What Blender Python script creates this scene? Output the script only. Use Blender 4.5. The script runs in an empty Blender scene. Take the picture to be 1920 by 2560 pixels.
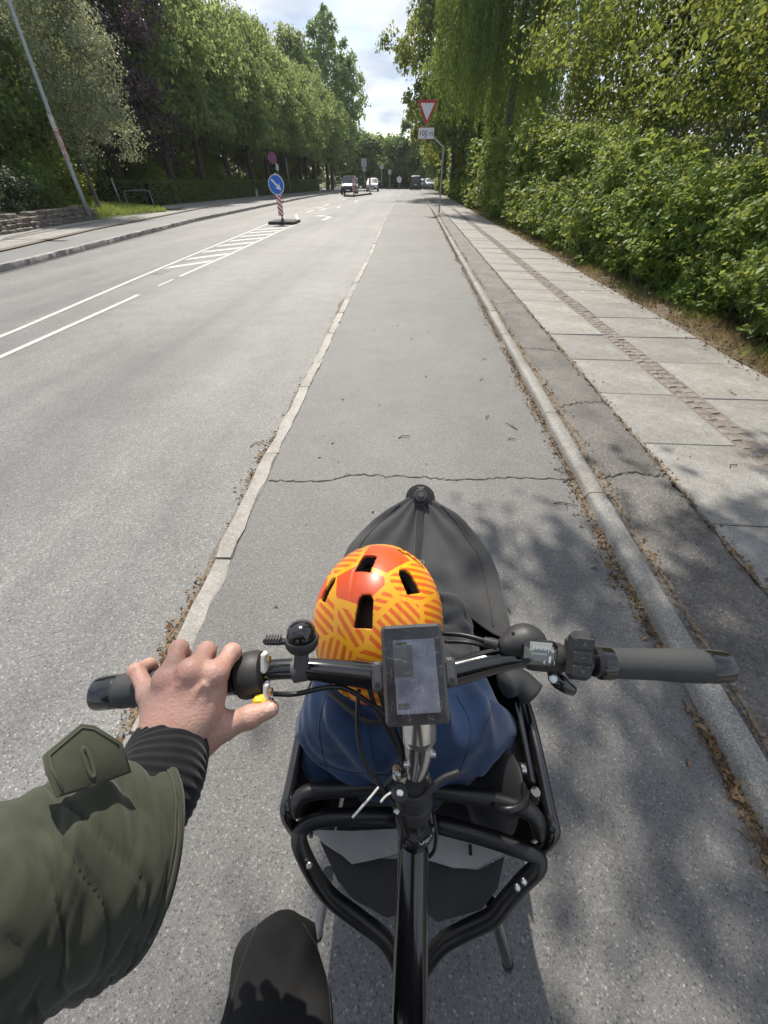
import bpy, bmesh, math, random
import numpy as np
from mathutils import Vector, Matrix, noise

# ------------------------------------------------------------------ camera, sky, sun
scene = bpy.context.scene
PITCH, YAW, CAMH = math.radians(40.855), math.radians(3.644), 1.40
FPX, PXS = 962.0, 1920 / 1659.0
_fw = np.array([-math.sin(YAW) * math.cos(PITCH), math.cos(YAW) * math.cos(PITCH), -math.sin(PITCH)])
_rt = np.array([math.cos(YAW), math.sin(YAW), 0.0])
_up = np.cross(_rt, _fw)
CAM0 = np.array([0.0, 0.0, CAMH])
cam_data = bpy.data.cameras.new('camera')
cam_data.sensor_fit = 'VERTICAL'; cam_data.sensor_height = 24.0
cam_data.lens = FPX / 2560 * 24.0
cam_data.clip_start = 0.02; cam_data.clip_end = 3000
cam = bpy.data.objects.new('camera', cam_data)
scene.collection.objects.link(cam)
cam.matrix_world = Matrix(((_rt[0], _up[0], -_fw[0], 0), (_rt[1], _up[1], -_fw[1], 0), (_rt[2], _up[2], -_fw[2], CAMH), (0, 0, 0, 1)))
scene.camera = cam

SUN_EL, SUN_AZ = math.radians(52), math.radians(12)      # azimuth left of straight ahead
sdir = Vector((-math.sin(SUN_AZ) * math.cos(SUN_EL), math.cos(SUN_AZ) * math.cos(SUN_EL), math.sin(SUN_EL)))
sd = bpy.data.lights.new('sun', 'SUN'); sd.energy = 4.0; sd.angle = math.radians(0.55); sd.color = (1.0, 0.93, 0.82)
sun = bpy.data.objects.new('sun', sd); scene.collection.objects.link(sun)
sun.rotation_euler = sdir.to_track_quat('Z', 'Y').to_euler()

world = bpy.data.worlds.new('World'); scene.world = world; world.use_nodes = True
wn, wl = world.node_tree.nodes, world.node_tree.links
wn.clear()
wo = wn.new('ShaderNodeOutputWorld'); bg = wn.new('ShaderNodeBackground')
sky = wn.new('ShaderNodeTexSky'); sky.sky_type = 'NISHITA'; sky.sun_disc = False
sky.sun_elevation = SUN_EL; sky.sun_rotation = -SUN_AZ
sky.air_density = 1.0; sky.dust_density = 1.2; sky.ozone_density = 1.5
tc = wn.new('ShaderNodeTexCoord'); sep = wn.new('ShaderNodeSeparateXYZ')
wl.new(tc.outputs['Generated'], sep.inputs[0])
def wmath(op, a, b=None):
    n = wn.new('ShaderNodeMath'); n.operation = op
    for i, v in enumerate((a, b)):
        if v is None: continue
        if isinstance(v, (int, float)): n.inputs[i].default_value = v
        else: wl.new(v, n.inputs[i])
    return n.outputs[0]
zz = wmath('ADD', wmath('MAXIMUM', sep.outputs[2], 0.0), 0.16)
cmb = wn.new('ShaderNodeCombineXYZ')
wl.new(wmath('DIVIDE', sep.outputs[0], zz), cmb.inputs[0]); wl.new(wmath('DIVIDE', sep.outputs[1], zz), cmb.inputs[1])
nz = wn.new('ShaderNodeTexNoise'); nz.inputs['Scale'].default_value = 1.15; nz.inputs['Detail'].default_value = 7
nz.inputs['Roughness'].default_value = 0.55; nz.inputs['Distortion'].default_value = 0.35
wl.new(cmb.outputs[0], nz.inputs['Vector'])
rp = wn.new('ShaderNodeValToRGB'); rp.color_ramp.elements[0].position = 0.33; rp.color_ramp.elements[1].position = 0.56
wl.new(nz.outputs['Fac'], rp.inputs[0])
nz2 = wn.new('ShaderNodeTexNoise'); nz2.inputs['Scale'].default_value = 2.6; nz2.inputs['Detail'].default_value = 5
wl.new(cmb.outputs[0], nz2.inputs['Vector'])
rp2 = wn.new('ShaderNodeValToRGB')
rp2.color_ramp.elements[0].color = (3.3, 3.85, 4.8, 1); rp2.color_ramp.elements[0].position = 0.35
rp2.color_ramp.elements[1].color = (5.3, 5.35, 5.45, 1); rp2.color_ramp.elements[1].position = 0.62
wl.new(nz2.outputs['Fac'], rp2.inputs[0])
mx = wn.new('ShaderNodeMix'); mx.data_type = 'RGBA'
wl.new(wmath('MULTIPLY', rp.outputs[0], 0.95), mx.inputs[0]); wl.new(sky.outputs[0], mx.inputs[6]); wl.new(rp2.outputs[0], mx.inputs[7])
wl.new(mx.outputs[2], bg.inputs[0]); bg.inputs[1].default_value = 0.12
wl.new(bg.outputs[0], wo.inputs[0])
vs = scene.view_settings
vs.view_transform = 'Standard'; vs.look = 'None'; vs.gamma = 1.0; vs.exposure = 0.60; vs.use_curve_mapping = False
scene.render.engine = 'CYCLES'
scene.cycles.max_bounces = 6; scene.cycles.diffuse_bounces = 3; scene.cycles.glossy_bounces = 2; scene.cycles.volume_bounces = 0
scene.cycles.use_adaptive_sampling = True; scene.cycles.adaptive_threshold = 0.025
scene.cycles.transmission_bounces = 4; scene.cycles.transparent_max_bounces = 6
scene.cycles.use_denoising = True

# ------------------------------------------------------------------ helpers
rng = np.random.default_rng(7)
random.seed(7)
COL = scene.collection

def at(x, y, d):                 # point seen at (x, y) at depth d metres
    v = _fw + (x * PXS - 960) / FPX * _rt + (1280 - y * PXS) / FPX * _up
    return CAM0 + d * v

def V(*a): return np.array(a, float)
def unit(v):
    v = np.asarray(v, float); n = np.linalg.norm(v); return v / n if n > 1e-12 else v

def link(o, parent=None):
    COL.objects.link(o)
    if parent is not None: o.parent = parent
    return o

def tag(o, label=None, cat=None, group=None, kind=None):
    if label: o['label'] = label
    if cat: o['category'] = cat
    if group: o['group'] = group
    if kind: o['kind'] = kind
    return o

def empty(name, loc=(0, 0, 0), rz=0.0, parent=None):
    o = bpy.data.objects.new(name, None); o.empty_display_size = 0.2
    o.location = loc; o.rotation_euler[2] = rz
    return link(o, parent)

def thing(name, label, cat, loc=(0, 0, 0), rz=0.0, group=None):
    return tag(empty(name, loc, rz), label, cat, group)

def copy_tree(o, parent=None):
    c = o.copy(); COL.objects.link(c); c.parent = parent
    for ch in list(o.children): copy_tree(ch, c)
    return c

def np_mesh(name, verts, faces, mats=(), smooth=False, attr=None, mi=None):
    """verts (N,3), faces (M,k) arrays of one polygon size"""
    verts = np.ascontiguousarray(verts, dtype=np.float32); faces = np.ascontiguousarray(faces, dtype=np.int32)
    me = bpy.data.meshes.new(name); n, (m, k) = len(verts), faces.shape
    me.vertices.add(n); me.vertices.foreach_set('co', verts.ravel())
    me.loops.add(m * k); me.loops.foreach_set('vertex_index', faces.ravel())
    me.polygons.add(m); me.polygons.foreach_set('loop_start', np.arange(0, m * k, k, dtype=np.int32))
    me.polygons.foreach_set('loop_total', np.full(m, k, dtype=np.int32))
    if smooth: me.polygons.foreach_set('use_smooth', np.ones(m, dtype=bool))
    if mi is not None: me.polygons.foreach_set('material_index', np.asarray(mi, dtype=np.int32))
    if attr is not None:
        a = me.attributes.new('rnd', 'FLOAT', 'FACE'); a.data.foreach_set('value', np.asarray(attr, dtype=np.float32))
    for mt in mats: me.materials.append(mt)
    me.update(calc_edges=True); me.validate()
    return me

def frame(d):
    d = unit(d); a = V(0, 0, 1) if abs(d[2]) < 0.9 else V(1, 0, 0)
    u = unit(np.cross(a, d)); return u, np.cross(d, u)

class MB:
    def __init__(s): s.v, s.f, s.m = [], [], []
    def add(s, vs_, fs_, mi=0):
        b = len(s.v); s.v.extend([tuple(map(float, p)) for p in vs_]); s.f.extend([tuple(i + b for i in f) for f in fs_]); s.m.extend([mi] * len(fs_)); return s
    def box(s, c, size, rot=None, mi=0, bev=0.0):
        hx, hy, hz = [k / 2 for k in size]
        R_ = rot if rot is not None else np.eye(3)
        if bev <= 0:
            P = [(x, y, z) for z in (-hz, hz) for y in (-hy, hy) for x in (-hx, hx)]
            F = [(0, 2, 3, 1), (4, 5, 7, 6), (0, 1, 5, 4), (2, 6, 7, 3), (0, 4, 6, 2), (1, 3, 7, 5)]
        else:
            b = min(bev, hx * .9, hy * .9, hz * .9); P, F = [], []
            ring = lambda x, y: [(-x + b, -y), (x - b, -y), (x, -y + b), (x, y - b), (x - b, y), (-x + b, y), (-x, y - b), (-x, -y + b)]
            for z, i in ((-hz, b), (-hz + b, 0), (hz - b, 0), (hz, b)):
                P += [(x * (1 - i / hx), y * (1 - i / hy), z) for x, y in ring(hx, hy)]
            for k in range(3):
                for j in range(8): F.append((k * 8 + j, k * 8 + (j + 1) % 8, (k + 1) * 8 + (j + 1) % 8, (k + 1) * 8 + j))
            F.append(tuple(range(7, -1, -1))); F.append(tuple(range(24, 32)))
        return s.add([np.asarray(c) + R_ @ V(*p) for p in P], F, mi)
    def tube(s, pts, r, n=12, cap=True, mi=0, flat=1.0, up=None):
        pts = [np.asarray(p, float) for p in pts]; m = len(pts)
        rs = list(r) if hasattr(r, '__len__') else [r] * m
        T = [unit(pts[min(i + 1, m - 1)] - pts[max(i - 1, 0)]) for i in range(m)]
        if up is not None: u = unit(np.asarray(up) - T[0] * np.dot(up, T[0]))
        else: u, _ = frame(T[0])
        P, F = [], []
        for i in range(m):
            u = unit(u - T[i] * np.dot(u, T[i])); w = np.cross(T[i], u)
            for j in range(n):
                a = 2 * math.pi * j / n
                P.append(pts[i] + rs[i] * (math.cos(a) * u * flat + math.sin(a) * w))
        for i in range(m - 1):
            for j in range(n): F.append((i * n + j, i * n + (j + 1) % n, (i + 1) * n + (j + 1) % n, (i + 1) * n + j))
        if cap: F.append(tuple(range(n - 1, -1, -1))); F.append(tuple((m - 1) * n + j for j in range(n)))
        return s.add(P, F, mi)
    def lathe(s, o, axis, prof, n=20, mi=0):         # prof: (distance along axis, radius)
        o = np.asarray(o, float); axis = unit(axis); return s.tube([o + axis * h for h, _ in prof], [max(r, 1e-4) for _, r in prof], n, True, mi)
    def prism(s, poly, o, ax, ay, depth, mi=0):      # 2d polygon in plane ax, ay, thickened along ax x ay
        o, ax, ay = np.asarray(o, float), unit(ax), unit(ay); nn = np.cross(ax, ay); k = len(poly)
        P = [o + ax * x + ay * y for x, y in poly] + [o + ax * x + ay * y + nn * depth for x, y in poly]
        F = [tuple(range(k - 1, -1, -1)), tuple(range(k, 2 * k))] + [(i, (i + 1) % k, k + (i + 1) % k, k + i) for i in range(k)]
        return s.add(P, F, mi)
    def mesh(s, name, mats, smooth=False, angle=None):
        me = bpy.data.meshes.new(name); me.from_pydata(s.v, [], s.f)
        for mt in (mats if isinstance(mats, (list, tuple)) else [mats]): me.materials.append(mt)
        me.polygons.foreach_set('material_index', s.m)
        if smooth or angle: me.polygons.foreach_set('use_smooth', [True] * len(s.f))
        me.update()
        if angle: me.set_sharp_from_angle(angle=math.radians(angle))
        return me
    def build(s, name, mats, parent=None, smooth=False, angle=None):
        return link(bpy.data.objects.new(name, s.mesh(name, mats, smooth, angle)), parent)

def put(name, me, parent=None, loc=(0, 0, 0), rz=0.0, sc=1.0):
    o = bpy.data.objects.new(name, me); o.location = loc; o.rotation_euler[2] = rz; o.scale = (sc,) * 3 if not hasattr(sc, '__len__') else sc
    return link(o, parent)

def spline(pts, n=8):            # Catmull-Rom through points (any dimension)
    pts = [np.asarray(p, float) for p in pts]; P = [2 * pts[0] - pts[1]] + pts + [2 * pts[-1] - pts[-2]]; out = []
    for i in range(1, len(P) - 2):
        a, b, c, d = P[i - 1:i + 3]
        for k in range(n):
            t = k / n; out.append(.5 * (2 * b + (c - a) * t + (2 * a - 5 * b + 4 * c - d) * t * t + (3 * b - a - 3 * c + d) * t ** 3))
    out.append(pts[-1]); return out

# ---- implicit surfaces (surface nets)
def sd_cap(P, a, b, ra, rb):
    a, b = np.asarray(a, float), np.asarray(b, float); ab = b - a
    t = np.clip(((P - a) @ ab) / (ab @ ab + 1e-12), 0, 1)
    return np.linalg.norm(P - a - t[..., None] * ab, axis=-1) - (ra + t * (rb - ra))
def sd_ell(P, c, r, R_=None):
    q = P - np.asarray(c); q = q @ R_ if R_ is not None else q
    r = np.asarray(r, float); k0 = np.linalg.norm(q / r, axis=-1); k1 = np.linalg.norm(q / (r * r), axis=-1) + 1e-9
    return k0 * (k0 - 1) / k1
def smin(a, b, k):
    h = np.clip(.5 + .5 * (b - a) / k, 0, 1); return b * (1 - h) + a * h - k * h * (1 - h)
def surfnet(fn, lo, hi, st):
    ax = [np.arange(lo[i], hi[i] + st, st) for i in range(3)]
    G_ = np.stack(np.meshgrid(*ax, indexing='ij'), -1); F = fn(G_); s = F < 0
    nx, ny, nz_ = F.shape; C = np.zeros((nx - 1, ny - 1, nz_ - 1, 3)); N = np.zeros((nx - 1, ny - 1, nz_ - 1))
    sl = lambda o, n_: slice(o, n_ - 1 + o)
    for a_ in range(3):
        b_, c_ = [k for k in range(3) if k != a_]
        for ob in (0, 1):
            for oc in (0, 1):
                o0 = [0, 0, 0]; o0[b_], o0[c_] = ob, oc; o1 = list(o0); o1[a_] = 1
                i0 = tuple(sl(o0[k], F.shape[k]) for k in range(3)); i1 = tuple(sl(o1[k], F.shape[k]) for k in range(3))
                d = s[i0] != s[i1]; den = F[i0] - F[i1]; t = np.where(d, F[i0] / np.where(np.abs(den) < 1e-12, 1, den), 0)
                off = np.zeros(C.shape); off[..., a_] = t; off[..., b_] = ob; off[..., c_] = oc
                C += off * d[..., None]; N += d
    m = N > 0; idx = -np.ones(N.shape, int); idx[m] = np.arange(m.sum())
    base = np.stack(np.meshgrid(*[a[:-1] for a in ax], indexing='ij'), -1)
    Vt = base[m] + st * C[m] / N[m][:, None]; Q = []
    for a_ in range(3):
        b_, c_ = (a_ + 1) % 3, (a_ + 2) % 3
        i0 = [slice(None)] * 3; i1 = [slice(None)] * 3; i0[a_] = slice(0, -1); i1[a_] = slice(1, None)
        for k in (b_, c_): i0[k] = slice(1, -1); i1[k] = slice(1, -1)
        d = s[tuple(i0)] != s[tuple(i1)]; w = np.argwhere(d)
        if not len(w): continue
        w[:, b_] += 1; w[:, c_] += 1; ins = s[tuple(w.T)]
        def cell(db, dc):
            q = w.copy(); q[:, b_] -= db; q[:, c_] -= dc; return idx[tuple(q.T)]
        q = np.stack([cell(1, 1), cell(0, 1), cell(0, 0), cell(1, 0)], 1); q[~ins] = q[~ins][:, ::-1]; Q.append(q)
    Q = np.concatenate(Q); Q = Q[(Q >= 0).all(1)]
    return Vt, Q

def text_mesh(name, body, size, mat, parent, o, ax, ay, align='CENTER', extrude=0.0):
    cu = bpy.data.curves.new(name, 'FONT'); cu.body = body; cu.size = size; cu.align_x = align; cu.align_y = 'CENTER'; cu.extrude = extrude
    tmp = bpy.data.objects.new(name, cu); COL.objects.link(tmp)
    dg = bpy.context.evaluated_depsgraph_get(); dg.update()
    me = bpy.data.meshes.new_from_object(tmp.evaluated_get(dg)); bpy.data.objects.remove(tmp)
    me.materials.clear(); me.materials.append(mat)
    ob = bpy.data.objects.new(name, me); ax, ay = unit(ax), unit(ay); n = np.cross(ax, ay)
    ob.matrix_world = Matrix(((ax[0], ay[0], n[0], o[0]), (ax[1], ay[1], n[1], o[1]), (ax[2], ay[2], n[2], o[2]), (0, 0, 0, 1)))
    link(ob)
    if parent is not None: ob.parent = parent; ob.matrix_parent_inverse = Matrix.Translation(parent.location).inverted() if parent.rotation_euler[2] == 0 else Matrix()
    return ob

# ------------------------------------------------------------------ materials
class NT:
    def __init__(s, name):
        s.mat = bpy.data.materials.new(name); s.mat.use_nodes = True; s.n, s.l = s.mat.node_tree.nodes, s.mat.node_tree.links
        s.b = s.n['Principled BSDF']; s.out = s.n['Material Output']
    def node(s, t, **kw):
        n = s.n.new('ShaderNode' + t)
        for k, v in kw.items(): setattr(n, k, v)
        return n
    def set(s, sock, v):
        if isinstance(v, bpy.types.NodeSocket): s.l.new(v, sock)
        elif isinstance(v, tuple) and len(v) == 3 and sock.type == 'RGBA': sock.default_value = (*v, 1)
        else: sock.default_value = v
    def P(s, **kw):
        for k, v in kw.items(): s.set(s.b.inputs[k.replace('_', ' ')], v)
        return s
    def coord(s, which='Object', scale=(1, 1, 1), rot=(0, 0, 0)):
        c = s.node('TexCoord'); m = s.node('Mapping'); s.l.new(c.outputs[which], m.inputs[0])
        m.inputs['Scale'].default_value = scale; m.inputs['Rotation'].default_value = rot; return m.outputs[0]
    def noise(s, vec, scale, detail=4, rough=.5, out='Fac'):
        n = s.node('TexNoise'); s.l.new(vec, n.inputs['Vector']); n.inputs['Scale'].default_value = scale
        n.inputs['Detail'].default_value = detail; n.inputs['Roughness'].default_value = rough; return n.outputs[out]
    def vor(s, vec, scale, feature='F1', out='Distance', rnd=1.0):
        n = s.node('TexVoronoi', feature=feature); s.l.new(vec, n.inputs['Vector']); n.inputs['Scale'].default_value = scale
        n.inputs['Randomness'].default_value = rnd; return n.outputs[out]
    def ramp(s, fac, *st):
        n = s.node('ValToRGB'); s.l.new(fac, n.inputs[0]); e = n.color_ramp.elements
        while len(e) < len(st): e.new(.5)
        for el, (p, c) in zip(e, st): el.position = p; el.color = (*c, 1) if len(c) == 3 else c
        return n.outputs[0]
    def mix(s, fac, a, b, blend='MIX'):
        n = s.node('Mix', data_type='RGBA', blend_type=blend); s.set(n.inputs[0], fac); s.set(n.inputs[6], a); s.set(n.inputs[7], b); return n.outputs[2]
    def math(s, op, a, b=0.0, c=None):
        n = s.node('Math', operation=op)
        s.set(n.inputs[0], a); s.set(n.inputs[1], b)
        if c is not None: s.set(n.inputs[2], c)
        return n.outputs[0]
    def bump(s, h, strength=.3, dist=.005):
        n = s.node('Bump'); n.inputs['Strength'].default_value = strength; n.inputs['Distance'].default_value = dist
        s.l.new(h, n.inputs['Height']); s.l.new(n.outputs[0], s.b.inputs['Normal']); return s
    def sub(s, socket, i):
        n = s.node('SeparateXYZ'); s.l.new(socket, n.inputs[0]); return n.outputs[i]

def g(v): return (v, v, v)
def plain(name, col, rough=.5, metal=0.0, spec=.5, var=.12, scale=40, bump=0.0, coat=0.0, bdist=.001):
    t = NT(name); v = t.coord(); n = t.noise(v, scale, 5, .6)
    lo, hi = tuple(c * (1 - var) for c in col), tuple(min(1, c * (1 + var)) for c in col)
    t.P(Base_Color=t.ramp(n, (.3, lo), (.7, hi)), Metallic=metal, Specular_IOR_Level=spec, Coat_Weight=coat, Coat_Roughness=.08)
    t.P(Roughness=t.math('ADD', t.math('MULTIPLY', t.noise(v, scale * .4, 4), .2), max(0, rough - .1)))
    if bump: t.bump(n, bump, bdist)
    return t.mat

def asphalt(name, base, tone=(1, 1, .98), speck=.5, scale=95, tracks=0.0, rough=.62, mottle=1.0):
    t = NT(name); v = t.coord('Object')
    c = t.vor(v, scale, out='Color'); cv = t.sub(c, 0); e = t.vor(v, scale, 'F1')
    fine = t.noise(v, 420, 3, .6); big = t.noise(v, .35, 6, .6); mid = t.noise(v, 3.0, 6, .65)
    st = t.ramp(fine, (.28, g(base * .5)), (.72, g(base * 1.5)))
    dots = t.ramp(cv, (0, g(base * (1 - speck))), (.45, g(base * .85)), (.8, g(base * (1 + speck * .7))), (.93, g(base * (1 + speck * 1.1))), (1, g(min(.75, base * (1 + speck * 2.2)))))
    st = t.mix(t.ramp(e, (.18, g(.95)), (.52, g(.1))), st, dots)
    e2 = t.vor(v, scale * 2.3); c2 = t.sub(t.vor(v, scale * 2.3, out='Color'), 1)
    st = t.mix(t.math('MULTIPLY', t.ramp(e2, (.15, g(.8)), (.5, g(.0))), .7), st, t.ramp(c2, (0, g(base * .55)), (.6, g(base)), (1, g(base * (1 + speck * 1.8)))))
    st = t.mix(.8, st, t.ramp(big, (.35, g(.82)), (.68, g(1.12))), 'MULTIPLY')
    st = t.mix(.8, st, t.ramp(mid, (.32, g(1 - .16 * mottle)), (.68, g(1 + .1 * mottle))), 'MULTIPLY')
    if tracks:
        w = t.noise(t.coord('Object', (.62, .028, 1)), 1.0, 4, .6)
        st = t.mix(tracks, st, t.ramp(w, (.36, (.66, .67, .69)), (.62, (1.16, 1.15, 1.12))), 'MULTIPLY')
    t.P(Base_Color=t.mix(1.0, st, tone, 'MULTIPLY'), Roughness=rough, Specular_IOR_Level=.5)
    h = t.math('ADD', t.math('MULTIPLY', e, -.7), t.math('MULTIPLY', fine, .8)); t.bump(h, .35, .004); return t.mat

def leafmat(name, c1, c2, trans, tw=.45, rough=.5, spec=.28):
    rough = max(rough, .45); spec = min(spec, .35)
    t = NT(name); a = t.node('Attribute', attribute_name='rnd'); v = t.coord('Object')
    f = t.math('ADD', t.math('MULTIPLY', a.outputs['Fac'], .65), t.math('MULTIPLY', t.noise(v, .7, 3), .5))
    col = t.ramp(f, (.2, c1), (.85, c2))
    t.P(Base_Color=col, Roughness=rough, Specular_IOR_Level=spec)
    tr = t.node('BsdfTranslucent'); t.l.new(t.mix(1.0, t.mix(.5, col, g(.5)), tuple(min(1, k * 1.9) for k in trans), 'MULTIPLY'), tr.inputs[0])
    m = t.node('MixShader'); m.inputs[0].default_value = tw
    t.l.new(t.b.outputs[0], m.inputs[1]); t.l.new(tr.outputs[0], m.inputs[2]); t.l.new(m.outputs[0], t.out.inputs[0]); return t.mat

M = {}
M['road'] = asphalt('road_asphalt', .162, (1, .993, .975), 1.0, 125, tracks=.85)
M['path'] = asphalt('path_asphalt', .130, (1.0, .985, .955), .85, 155)
M['patch'] = asphalt('old_asphalt', .122, (1.0, .93, .86), 1.0, 110, mottle=3.2)
M['gutter_dark'] = asphalt('dark_asphalt', .05, (1, 1, 1), .6, 100)
M['lpath'] = asphalt('left_path_asphalt', .17, (1, 1, 1), .4, 90)
M['worn_paint'] = plain('worn_road_paint', (.36, .36, .345), .6, var=.35, scale=18)
M['paint'] = plain('road_paint', (.46, .46, .44), .6, var=.25, scale=14, bump=.15)
def stone(name, col, var=.25, scale=30, speck=.3):
    t = NT(name); v = t.coord('Object'); oi = t.node('ObjectInfo')
    n = t.noise(v, scale, 6, .65); c = t.sub(t.vor(v, 260, out='Color'), 0); big = t.noise(v, 2.2, 5, .6)
    b = t.ramp(n, (.3, tuple(k * (1 - var) for k in col)), (.7, tuple(k * (1 + var) for k in col)))
    b = t.mix(speck, b, t.ramp(c, (.1, g(.10)), (.5, col), (.95, g(.6))))
    b = t.mix(.85, b, t.ramp(big, (.33, (.70, .68, .64)), (.66, (1.12, 1.12, 1.12))), 'MULTIPLY')
    b = t.mix(.9, b, t.ramp(oi.outputs['Random'], (0, (.86, .85, .84)), (1, (1.1, 1.08, 1.05))), 'MULTIPLY')
    t.P(Base_Color=b, Roughness=.75); t.bump(n, .5, .006); return t.mat
M['granite'] = stone('granite', (.335, .32, .30), .25, 26, .3)
M['concrete'] = stone('concrete_kerb', (.235, .23, .215), .16, 45, .35)
M['slab'] = stone('concrete_slab', (.245, .241, .228), .22, 18, .3)
M['cobble'] = stone('red_granite_sett', (.195, .172, .158), .25, 60, .25)
M['fieldstone'] = stone('field_stone', (.135, .115, .095), .35, 18, .15)
M['soil'] = plain('soil', (.13, .10, .07), .9, var=.4, scale=25, bump=.6, bdist=.02)
M['sand'] = plain('joint_sand', (.17, .145, .115), .95, var=.4, scale=60, bump=.4, bdist=.004)
M['grassland'] = plain('grass_ground', (.07, .085, .03), .9, var=.35, scale=6, bump=.5, bdist=.03)
M['crack'] = plain('crack_dark', (.035, .033, .03), .9)
M['bark'] = plain('bark', (.085, .07, .055), .9, var=.4, scale=14, bump=.8, bdist=.03)
M['birch_bark'] = plain('grey_bark', (.12, .105, .085), .9, var=.3, scale=18, bump=.7, bdist=.02)
M['galv'] = plain('galvanised_steel', (.42, .44, .45), .42, .75, var=.1, scale=20)
M['galv_paint'] = plain('grey_green_pole_paint', (.33, .38, .38), .5, .2, var=.12, scale=12)
M['gloss_black'] = plain('gloss_black_paint', (.008, .008, .009), .16, var=.1, spec=.55, coat=.6)
M['satin_black'] = plain('satin_black', (.010, .010, .011), .36, var=.15, scale=90)
M['matte_black'] = plain('matte_black_plastic', (.028, .028, .029), .55, var=.15, scale=200, bump=.1)
M['rubber'] = plain('grip_rubber', (.040, .042, .043), .72, var=.12, scale=300, bump=.35, bdist=.0008)
M['grey_plastic'] = plain('dark_grey_plastic', (.075, .077, .078), .5, var=.08, scale=150)
M['lightgrey_panel'] = plain('pale_grey_panel', (.40, .41, .39), .55, var=.08, scale=30)
M['alu'] = plain('polished_aluminium', (.72, .73, .73), .18, 1.0, var=.05)
M['steel'] = plain('bolt_steel', (.6, .6, .6), .28, 1.0, var=.08)
M['brass'] = plain('brass_screw', (.45, .30, .14), .35, .9, var=.2)
M['white_plastic'] = plain('white_plastic', (.75, .75, .73), .45, var=.05)
M['yellow_plastic'] = plain('yellow_plastic', (.70, .50, .04), .45, var=.08)
M['sign_white'] = plain('sign_white', (.68, .69, .69), .45, var=.05, scale=8)
M['sign_red'] = plain('sign_red', (.46, .025, .035), .45, var=.1, scale=8)
M['sign_blue'] = plain('sign_blue', (.012, .12, .50), .42, var=.1, scale=8)
M['sign_purple'] = plain('faded_sign_blue', (.13, .07, .24), .5, var=.15, scale=8)
M['sign_fadedred'] = plain('faded_sign_red', (.33, .10, .13), .5, var=.15, scale=8)
M['sign_black'] = plain('sign_black', (.015, .015, .016), .5)
M['dark_rubber'] = plain('island_rubber', (.045, .042, .038), .8, var=.2, scale=12, bump=.3)
# ------------------------------------------------------------------ the setting
def pl(*pts): a = np.array(pts, float); return lambda y: np.interp(y, a[:, 1], a[:, 0])
kerbR = pl((-.74, -8), (-.797, .77), (-.836, 1.87), (-.857, 2.42), (-.873, 4), (-.942, 6.8), (-.986, 10.5), (-1.36, 23.3), (-1.71, 46), (-2.3, 92))   # path side of the granite kerb
GW = .092
ckL = pl((1.05, -8), (1.05, 25), (1.0, 30), (.76, 61), (.55, 92))                 # path side of the concrete kerb
leftK = pl((-7.7, -8), (-8.3, 4), (-8.54, 8.8), (-8.96, 12.5), (-10.0, 21.3), (-11.1, 45.6), (-11.4, 68.6), (-11.7, 92))
leftP = pl((-9.0, -8), (-9.6, 4), (-10.25, 10.8), (-11.37, 16.1), (-12.2, 22.6), (-13.2, 30), (-13.4, 50), (-13.7, 92))
leftW = pl((-11.2, -8), (-12.1, 6), (-13.05, 14), (-13.35, 16), (-14.15, 20.4), (-13.95, 23), (-13.45, 25.8), (-14.6, 27.2), (-16.9, 31), (-16.8, 40), (-16.4, 51), (-14.6, 77), (-14.4, 92))
ROADZ, WALKZ = -.07, .05
ys = np.concatenate([np.arange(-8, 30, .5), np.arange(30, 93, 2.0)])

def strip(name, fl, fr, z, mat, parent=None, y0=-8, y1=92, kind='structure', jit=0.0):
    yy = ys[(ys >= y0) & (ys <= y1)]; n = len(yy)
    if jit: yy = np.arange(y0, min(y1, 30), .06); n = len(yy)
    L = np.stack([fl(yy) + (rng.normal(0, jit, n) if jit else 0), yy, np.full(n, z)], 1); R_ = np.stack([fr(yy) + (rng.normal(0, jit, n) if jit else 0), yy, np.full(n, z)], 1)
    v = np.concatenate([L, R_]); f = np.array([(i, n + i, n + i + 1, i + 1) for i in range(n - 1)])
    o = put(name, np_mesh(name, v, f, [mat]), parent)
    if parent is None: o['kind'] = kind
    return o
off = lambda f, d: (lambda y: f(y) + d)

gm = MB(); gm.add([(-200, -60, -.16), (200, -60, -.16), (200, 260, -.16), (-200, 260, -.16)], [(0, 1, 2, 3)])
tag(gm.build('ground', M['grassland']), kind='structure')
road = strip('road', off(leftK, -.05), off(kerbR, -GW * .6), ROADZ, M['road'])
cr = MB(); cr.add([(-90, 91.5, ROADZ - .004), (60, 91.5, ROADZ - .004), (60, 103, ROADZ - .004), (-90, 103, ROADZ - .004)], [(0, 1, 2, 3)])
tag(cr.build('cross_road', M['road']), kind='structure')
path = strip('bike_path', off(kerbR, -.03), off(ckL, .04), 0.0, M['path'])
walk = strip('pavement_right', off(ckL, .06), lambda y: 3.45 + 0 * y, WALKZ - .03, M['sand'])
verge = strip('asphalt_strip', off(ckL, .08), lambda y: 1.585 + 0 * y, WALKZ - .004, M['patch'], walk, y1=92, jit=.012)
strip('asphalt_strip', off(ckL, .08), lambda y: 1.60 + .006 * np.maximum(y - 15, 0), WALKZ - .008, M['patch'], walk, y0=20)
soil = strip('verge_soil', lambda y: 3.2 + .05 * np.sin(y * 2.1) + .04 * np.sin(y * 5.3), lambda y: 8 + 0 * y, WALKZ - .012, M['soil'])
tag(soil, kind='structure')
lpath = strip('bike_path_left', leftP, off(leftK, -.05), 0.045, M['lpath'])
lwalk = strip('pavement_left', leftW, off(leftP, .02), .065, M['slab'])
strip('edge_strip', off(leftP, -.12), off(leftP, .14), .072, M['sand'], lwalk, y1=34)
strip('edge_strip', off(leftP, -1.30), off(leftP, -1.12), .071, M['patch'], lwalk, y1=30)
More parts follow.
